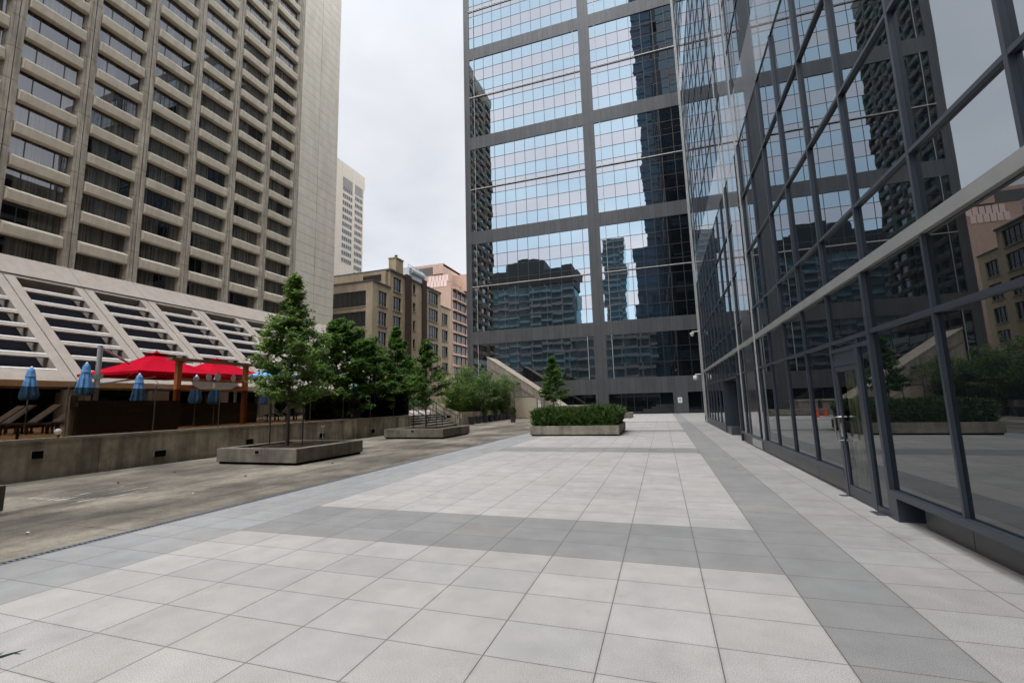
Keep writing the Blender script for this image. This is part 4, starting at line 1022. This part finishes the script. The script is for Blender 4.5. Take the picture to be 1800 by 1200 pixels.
# loungers: built once, then copied
def lounger():
    t = thing('sun_lounger', 'x', 'lounger', (0, 0, 0), 'loungers on the pool deck')
    for s in (-1, 1):
        for y in (-.75, .1, .72):
            g = MB(); g.box(s*.30-.025, s*.30+.025, y-.03, y+.03, 0, .34); g.build('leg', M['brown'], t)
    g = MB()
    for s in (-1, 1): g.box(s*.30-.03, s*.30+.03, -.95, .95, .34, .40)
    g.box(-.33, .33, -.98, -.93, .34, .40); g.box(-.33, .33, .93, .98, .34, .40); g.build('frame', M['brown'], t)
    g = MB(); g.box(-.27, .27, -.93, .25, .385, .41); g.build('seat', M['sling'], t)
    g = MB(); g.hexa([(-.29, .25, .40), (.29, .25, .40), (.29, .98, 1.08), (-.29, .98, 1.08), (-.29, .22, .43), (.29, .22, .43), (.29, .95, 1.11), (-.29, .95, 1.11)]); g.build('backrest', M['sling'], t)
    return t
L0 = lounger()
spots = [((-25.6, 10.6), 'lounger cut off by the left edge of the photo'), ((-24.3, 10.35), 'first full lounger from the left, with a raised brown back'), ((-23.2, 10.6), 'second full lounger from the left, right of the leftmost blue parasol'), ((-22.3, 10.9), 'third full lounger from the left'), ((-21.4, 11.35), 'lounger nearest the beige gate post'),
         ((-22.2, 21.9), 'lounger behind the trunk of the pyramidal tree, left of the trunk'), ((-21.6, 22.7), 'lounger behind the trunk of the pyramidal tree, right of the trunk')]
for i, ((x, y), lb) in enumerate(spots):
    if i == 0: L0.location = (x, y, 1.0); L0['label'] = lb
    else: dup(L0, (x, y, 1.0), lb)
t = thing('towel_rack', 'low dark post on the deck edge by the loungers', 'post', (-17.2, 8.0, 1.0))
g = MB(); g.tube([(-17.2, 7.75, 1.0), (-17.2, 7.75, 1.42)], .035); g.build('post', M['brown'], t); g = MB(); g.box(-17.3, -17.1, 6.6, 8.3, 1.42, 1.47); g.build('top', M['sling'], t)
# palm in the corner of the deck
rd = random.Random(5)
t = thing('palm', 'small potted palm behind the smoked glass below the front red parasol', 'palm', (-21.5, 13.3, 1.0))
g = MB(); g.tube([(-21.5, 13.3, 1.0), (-21.5, 13.3, 1.9)], [.09, .05]); g.build('trunk', M['bark'], t)
g = MB()
for k in range(22):
    a = rd.uniform(0, 6.283); el = rd.uniform(.1, 1.1); ln = rd.uniform(.7, 1.05); p0 = Vector((-21.5, 13.3, 1.9)); pts = []
    for i in range(7):
        u = i/6; pts.append(p0 + Vector((math.cos(a)*math.cos(el)*ln*u, math.sin(a)*math.cos(el)*ln*u, ln*(math.sin(el)*u - .55*u*u))))
    for i in range(1, 7):
        d = (pts[i]-pts[i-1]); sd = Vector((-math.sin(a), math.cos(a), 0))
        for sg_ in (-1, 1):
            for q in (0, .5): 
                c = pts[i-1]+d*q; tip = c + d.normalized()*.14 + sd*sg_*.26*(1-.6*abs(i/6-.45)) + Vector((0, 0, -.05)); g.poly((c-d*.12, c+d*.12, tip))
g.build('fronds', M['palm'], t)
t = thing('garden_light', 'small white path light on a thin stake in the nearest tree planter', 'lamp', (-11.65, 13.4, .45))
g = MB(); g.tube([(-11.65, 13.4, .4), (-11.65, 13.4, .95)], .012); g.build('stake', M['steel'], t); g = MB(); g.sphere((-11.65, 13.4, 1.0), .06); g.build('head', M['lampglow'], t, smooth=True)

# ================================================================ trees and shrubs
def leaf(g, c, d, nrm, s, wide=.55):
    d = d.normalized(); sd = d.cross(nrm)
    if sd.length < 1e-4: sd = d.cross(Vector((.3, .5, .8)))
    sd = sd.normalized()*s*wide*.5; up = nrm.normalized()*s*.10
    g.poly((c, c+d*s*.42+sd-up, c+d*s, c+d*s*.42-sd-up))
def tree(label, x, y, z0, crown0, top, rad, nbr, per, s, mat, seed, trunk_r=.06, lean=0, cat='tree', group='trees of the forecourt', stakes=False, up=(.15, .75), limb=True, gap=.0, fill=.0, name='tree'):
    rd = random.Random(seed); t = thing(name, label, cat, (x, y, z0), group)
    g = MB(); pts = []; H = top - z0
    for i in range(9):
        u = i/8; pts.append(Vector((x + lean*u*u + rd.uniform(-.03, .03)*u, y + rd.uniform(-.03, .03)*u, z0 + (H-.15)*u)))
    g.tube(pts, [max(.006, trunk_r*(1-u/8*.93)) for u in range(9)], 8); g.build('trunk', M['bark'], t)
    bm_, lg = MB(), MB()
    def trunk_at(z):
        u = (z-z0)/(H-.15); i = min(7, max(0, int(u*8))); f = u*8-i; return pts[i].lerp(pts[i+1], f)
    ga = rd.uniform(0, 6)
    for k in range(nbr):
        u = (k+.5)/nbr; z = crown0 + (top-crown0)*min(.99, max(0, u**1.05*.97 + rd.uniform(-.04, .04))); ga += 2.39996 + rd.uniform(-.5, .5)
        ln = rad(u)*rd.uniform(.62, 1.10)*(1 + .16*math.cos(ga))
        if rd.random() < gap: ln *= .45
        el = up[0] + (up[1]-up[0])*u + rd.uniform(-.15, .2); p0 = trunk_at(z - ln*.25*math.sin(el)) if z - ln*.25 > z0 + .3 else trunk_at(z)
        d = Vector((math.cos(ga)*math.cos(el), math.sin(ga)*math.cos(el), math.sin(el)))
        bp = [p0, p0+d*ln*.5+Vector((0, 0, -.03*ln)), p0+d*ln+Vector((0, 0, .04*ln))]
        bm_.tube(bp, [max(.006, trunk_r*.34*(1-u*.6)), max(.005, trunk_r*.2*(1-u*.6)), .004], 5, cap=False)
        # twigs with leaves set along them
        ntw = max(6, int(per/5.2*(.45+.55*ln/max(.01, rad(.3)))))
        for q in range(ntw):
            f = rd.uniform(.18, 1.0)**.75; c0 = p0 + d*ln*f; ta = rd.uniform(0, 6.283)
            td = (d*.7 + Vector((math.cos(ta), math.sin(ta), rd.uniform(-.35, .55)))*.8).normalized(); tl = rd.uniform(.16, .42)*(.55+.45*min(1, ln))*1.1
            if q % 3 == 0: bm_.tube([c0, c0+td*tl], [.006, .003], 3, cap=False)
            for w_ in range(9):
                c = c0 + td*tl*(w_+.5)/9 + Vector((rd.gauss(0, .035), rd.gauss(0, .035), rd.gauss(0, .03)))
                sd = Vector((rd.uniform(-1, 1), rd.uniform(-1, 1), rd.uniform(-.75, .25)))
                nr = Vector((rd.uniform(-.7, .7), rd.uniform(-.7, .7), 1))
                leaf(lg, c, td*.45+sd, nr, s*1.15*rd.uniform(.7, 1.25), .68)
    bm_.build('branches', M['bark'], t); lg.build('leaves', M[mat], t)
    if stakes:
        for dx in (-.75, .62):
            g = MB(); g.tube([(x+dx, y+.05*dx, z0), (x+dx, y+.05*dx, z0+1.45)], .02, 6); g.build('stake', M['black'], t)
        g = MB(); g.tube([(x-.75, y, z0+1.4), (x-.4, y, z0+1.1), (x-.03, y, z0+.95)], .012, 5); g.tube([(x-.75, y, z0+1.25), (x-.35, y, z0+1.0), (x-.03, y, z0+.9)], .012, 5); g.build('tie', M['mulld'], t)
    return t
def prof(pairs):
    def f(u):
        for (a, ra), (b, rb) in zip(pairs[:-1], pairs[1:]):
            if u <= b: return ra+(rb-ra)*(u-a)/(b-a)
        return pairs[-1][1]
    return f
tree('tall pyramidal young tree with a thin pointed tip in the nearest square planter', -12.45, 12.6, .42, 1.75, 6.5, prof([(0, 1.1), (.12, 1.5), (.3, 1.45), (.48, 1.12), (.6, .86), (.7, .52), (.82, .30), (1, .13)]), 88, 172, .105, 'leafA', 11, .062, stakes=True, up=(.25, 1.05))
tree('slim staked tree in the square planter in front of the stairs', -12.4, 22.2, .42, 1.75, 5.35, prof([(0, .9), (.2, 1.35), (.45, 1.15), (.7, .7), (1, .12)]), 46, 120, .11, 'leafB', 12, .05, stakes=True, up=(.1, .9))
tree('broad dense dark green tree behind the smoked fence right of the pyramidal tree', -17.6, 21.2, 1.0, 1.6, 6.5, prof([(0, 1.7), (.25, 2.3), (.55, 2.1), (.8, 1.3), (1, .4)]), 76, 250, .15, 'leafB', 13, .09, up=(.0, .8))
tree('dense dark green tree behind the fence, second from the pyramidal tree', -17.5, 24.2, 1.0, 1.6, 5.9, prof([(0, 1.3), (.3, 1.8), (.6, 1.5), (1, .3)]), 60, 220, .14, 'leafB', 14, .08, up=(.0, .8))
tree('tall pyramidal dark tree at the end of the fence beside the steps', -17.6, 27.2, 1.0, 1.6, 7.3, prof([(0, 1.3), (.2, 1.7), (.45, 1.35), (.75, .7), (1, .12)]), 68, 200, .14, 'leafB', 15, .08, up=(.05, .9))
tree('dark tree on the terrace behind the steps, right of the staked tree', -21.0, 34.5, 1.0, 1.6, 6.0, prof([(0, 1.2), (.3, 1.8), (.6, 1.5), (1, .3)]), 46, 130, .17, 'leafB', 16, .08)
tree('small conical tree behind the yew hedge in front of the grey tower', -8.45, 36.0, .42, 1.75, 5.4, prof([(0, 1.0), (.15, 1.35), (.4, 1.05), (.7, .6), (1, .1)]), 60, 130, .12, 'leafB', 17, .05, stakes=True, up=(.1, .9))

def bamboo(label, x, y, z0, h, r, n, seed, mat='leafC', s=.26):
    rd = random.Random(seed); t = thing('bamboo_clump', label, 'bamboo', (x, y, z0), 'bamboo behind the planter wall')
    g, lg = MB(), MB()
    for k in range(n):
        a = rd.uniform(0, 6.283); rr = r*rd.uniform(0, .55); p0 = Vector((x+rr*math.cos(a), y+rr*math.sin(a), z0)); hh = h*rd.choice((rd.uniform(.3, .6), rd.uniform(.6, .9), rd.uniform(.8, 1.12)))
        out = Vector((math.cos(a)*r*rd.uniform(.3, 1.15), math.sin(a)*r*rd.uniform(.3, 1.0), 0)); pts = []
        for i in range(8):
            u = i/7; pts.append(p0 + out*u*u*u + out*.2*u + Vector((0, 0, hh*(u - .10*u**4))))
        g.tube(pts, [.014*(1-i/9) for i in range(8)], 5, cap=False)
        for q in range(int(40*hh/3.5)):
            u = rd.uniform(.03, 1.0); i = min(6, int(u*7)); c0 = pts[i].lerp(pts[i+1], u*7-i); ta = rd.uniform(0, 6.283)
            td = Vector((math.cos(ta), math.sin(ta), rd.uniform(-.1, .6))); tl = rd.uniform(.12, .55)
            for w_ in range(6):
                c = c0 + td*tl*(w_+1)/6 + Vector((rd.gauss(0, .04), rd.gauss(0, .04), rd.gauss(0, .04)))
                leaf(lg, c, Vector((rd.uniform(-1, 1), rd.uniform(-1, 1), rd.uniform(-1.1, .2)))+td*.5, Vector((rd.uniform(-.6, .6), rd.uniform(-.6, .6), 1)), s*rd.uniform(.6, 1.2), .3)
    g.build('canes', M['cane'], t); lg.build('leaves', M[mat], t)
bl = ['bamboo clump nearest the steps, spilling over the planter wall', 'bright green bamboo clump, second from the steps', 'tall feathery bamboo clump in the middle of the planter wall', 'bamboo clump right of the tallest one', 'bamboo clump over the fifth and sixth pots', 'darker bamboo clump next to the last', 'last bamboo clump, against the beige door of the concrete wedge']
for i, (y, h, m_) in enumerate([(34.9, 3.3, 'leafC'), (36.9, 4.3, 'leafC'), (38.9, 4.6, 'leafD'), (40.9, 4.1, 'leafC'), (42.8, 4.2, 'leafD'), (44.6, 3.8, 'leafC'), (46.2, 4.0, 'leafC')]):
    bamboo(bl[i], -16.75 + (.25 if i > 4 else 0), y, .95, h, 1.35, 27, 40+i, m_)
# low mauve flowering shrubs on the terrace
for i, (x, y) in enumerate([(-19.5, 31.0), (-20.5, 29.4)]):
    rd = random.Random(70+i); t = thing('flowering_shrub', ['mauve flowering shrub at the head of the steps, behind the middle handrail', 'mauve flowering shrub at the head of the steps, behind the nearest handrail'][i], 'shrub', (x, y, 1.0), 'flowering shrubs')
    for nm, mt, n, s in (('leaves', 'leafB', 500, .09), ('flowers', 'flower', 300, .07)):
        g = MB()
        for _ in range(n):
            a, b = rd.uniform(0, 6.283), rd.uniform(0, 1.5); r = .55*rd.uniform(.6, 1.05); c = Vector((x+r*math.cos(a)*math.cos(b), y+r*math.sin(a)*math.cos(b), 1.0+.75*math.sin(b)*rd.uniform(.7, 1.05)))
            leaf(g, c, Vector((rd.uniform(-1, 1), rd.uniform(-1, 1), rd.uniform(0, 1))), Vector((rd.uniform(-.5, .5), rd.uniform(-.5, .5), 1)), s, .7)
        g.build(nm, M[mt], t)

def yew_hedge(label, x0, x1, y0, y1, z0, z1, n, seed, s=.075):
    rd = random.Random(seed); t = thing('yew_hedge', label, 'hedge', ((x0+x1)/2, (y0+y1)/2, z0), 'yew hedges')
    bump = [(rd.uniform(x0, x1), rd.uniform(y0, y1), rd.uniform(.2, .6), rd.uniform(-.08, .10)) for _ in range(70)]
    def off(x, y): return sum(a*math.exp(-((x-bx)**2+(y-by)**2)/r_**2) for bx, by, r_, a in bump)
    g = MB(); g.box(x0+.45, x1-.45, y0+.38, y1-.38, z0, z1-.2); g.build('shaded_core', M['yewcore'], t)
    g = MB()
    for _ in range(n):
        f = rd.random(); dx, dy = x1-x0, y1-y0; A_top = dx*dy; A_f = dx*(z1-z0); A_s = dy*(z1-z0)
        q = rd.uniform(0, A_top*.8 + 1.5*A_f + A_f*.4 + 2*A_s)
        depth = abs(rd.gauss(0, .10)) - .02
        x, y = rd.uniform(x0, x1), rd.uniform(y0, y1); zz = z1 + off(x, y)
        if q < A_top*.8: c = Vector((x, y, zz-depth)); o = Vector((rd.uniform(-.6, .6), rd.uniform(-.6, .6), 1))
        elif q < A_top*.8 + 1.9*A_f:
            fr = rd.random() < .78; yy = (y0+depth+off(x, y0)*.9) if fr else (y1-depth); z = rd.uniform(z0-.04, z1+off(x, yy)); yy += (.10*max(0, (z-z1+.25)/.25) + .16*max(0, (z1-.25-z)/(z1-z0)))*(1 if fr else -1)
            c = Vector((x, yy, z)); o = Vector((rd.uniform(-.5, .5), -1 if fr else 1, rd.uniform(.1, 1.0)))
        else:
            fr = rd.random() < .5; xx = x0+depth if fr else x1-depth; z = rd.uniform(z0-.04, z1+off(xx, y)); xx += (.30*max(0, (z1-.1-z)/(z1-z0)))*(1 if fr else -1); c = Vector((xx+off(xx, y)*.8, y, z)); o = Vector((-1 if fr else 1, rd.uniform(-.5, .5), rd.uniform(.1, 1.0)))
        o = o.normalized(); ln = rd.uniform(.7, 1.6)*s
        side = o.cross(Vector((rd.uniform(-1, 1), rd.uniform(-1, 1), rd.uniform(-1, 1)))).normalized()
        for k in range(3):                       # a little sprig: pairs of needles
            b = c + o*ln*k*.38
            for sg_ in (-1, 1):
                tip = b + o*ln*.55 + side*sg_*ln*.48; w_ = o.cross(side)*ln*.10
                g.poly((b-w_, tip, b+w_))
    g.build('foliage', M['yew'], t); return t
yew_hedge('clipped dark green yew hedge filling the pale rectangular planter', -6.32, -2.2, 22.32, 26.0, .44, 1.12, 9000, 3, .17)
hy = yew_hedge('yew hedge whose needle tip pokes in at the bottom left corner', -5.6, -1.62, -2.2, .38, .44, 1.08, 2500, 4, .07)
planter('hedge_planter', 'rectangular concrete planter beside the camera holding the yew hedge with the poking tip', -5.8, -1.6, -2.4, .40, .49, M['planter'], 'rectangular planters on the pavers', rim=.18)
# the sprig that pokes into the corner of the view
g = MB(); rd = random.Random(8)
a, b = Vector((-1.72, .30, 1.06)), Vector((-1.372, .655, 1.158)); st = [a.lerp(b, i/14) + Vector((0, 0, .012*math.sin(i/14*3.1))) for i in range(15)]
g.tube(st, [.0035]*14+[.002], 6)
for i in range(3, 15):
    d = (st[min(i, 14)]-st[i-1]).normalized()
    for sg_ in (-1, 1):
        sd = (d.cross(Vector((rd.uniform(-.6, .6), rd.uniform(-.6, .6), 1)))).normalized()*sg_; ln = rd.uniform(.022, .038); n_ = d.cross(sd).normalized()
        e = (d*.8+sd*.75+n_*rd.uniform(-.5, .5)).normalized(); c = st[i]; w_ = e.cross(n_).normalized()*.0026
        g.poly((c-w_, c+e*ln*.5-w_*1.1, c+e*ln, c+e*ln*.5+w_*1.1, c+w_)); g.poly((c-n_*.0018, c+e*ln, c+n_*.0018))
g.build('sprig', leafmat('fresh_yew_sprig', (.02, .05, .02), (.06, .12, .05), .15), hy)

# fallen leaves and scraps on the slabs
rd = random.Random(21)
for i, (x, y, lb, m_) in enumerate([(-12.6, 7.6, 'curled brown leaf on the slabs near the wall vent', 'soil'), (-13.0, 9.2, 'small brown leaf close under the wall', 'soil'), (-8.7, 4.15, 'white paper scrap on the slabs near the drain', 'white'), (-10.2, 9.0, 'brown leaf on the slabs in front of the nearest planter', 'soil'), (-9.2, 6.9, 'pale scrap of litter in the middle of the slabs', 'white'), (-9.6, 11.5, 'brown leaf beside the nearest planter', 'soil'), (.95, 15.1, 'dark speck of litter on the edge of the pale pavers', 'soil')]):
    g = MB(); r = (.05 if m_ == 'soil' else .032)
    pts = [Vector((x+r*math.cos(a_)*rd.uniform(.6, 1.2), y+r*math.sin(a_)*rd.uniform(.4, 1), .012+.03*rd.random())) for a_ in [k*2*math.pi/7 for k in range(7)]]
    c = Vector((x, y, .006))
    for k in range(7): g.poly((c, pts[k], pts[(k+1) % 7]))
    tag(g.build('fallen_leaf' if m_ == 'soil' else 'paper_scrap', M[m_]), lb, 'leaf' if m_ == 'soil' else 'litter', 'leaves and scraps on the slabs')
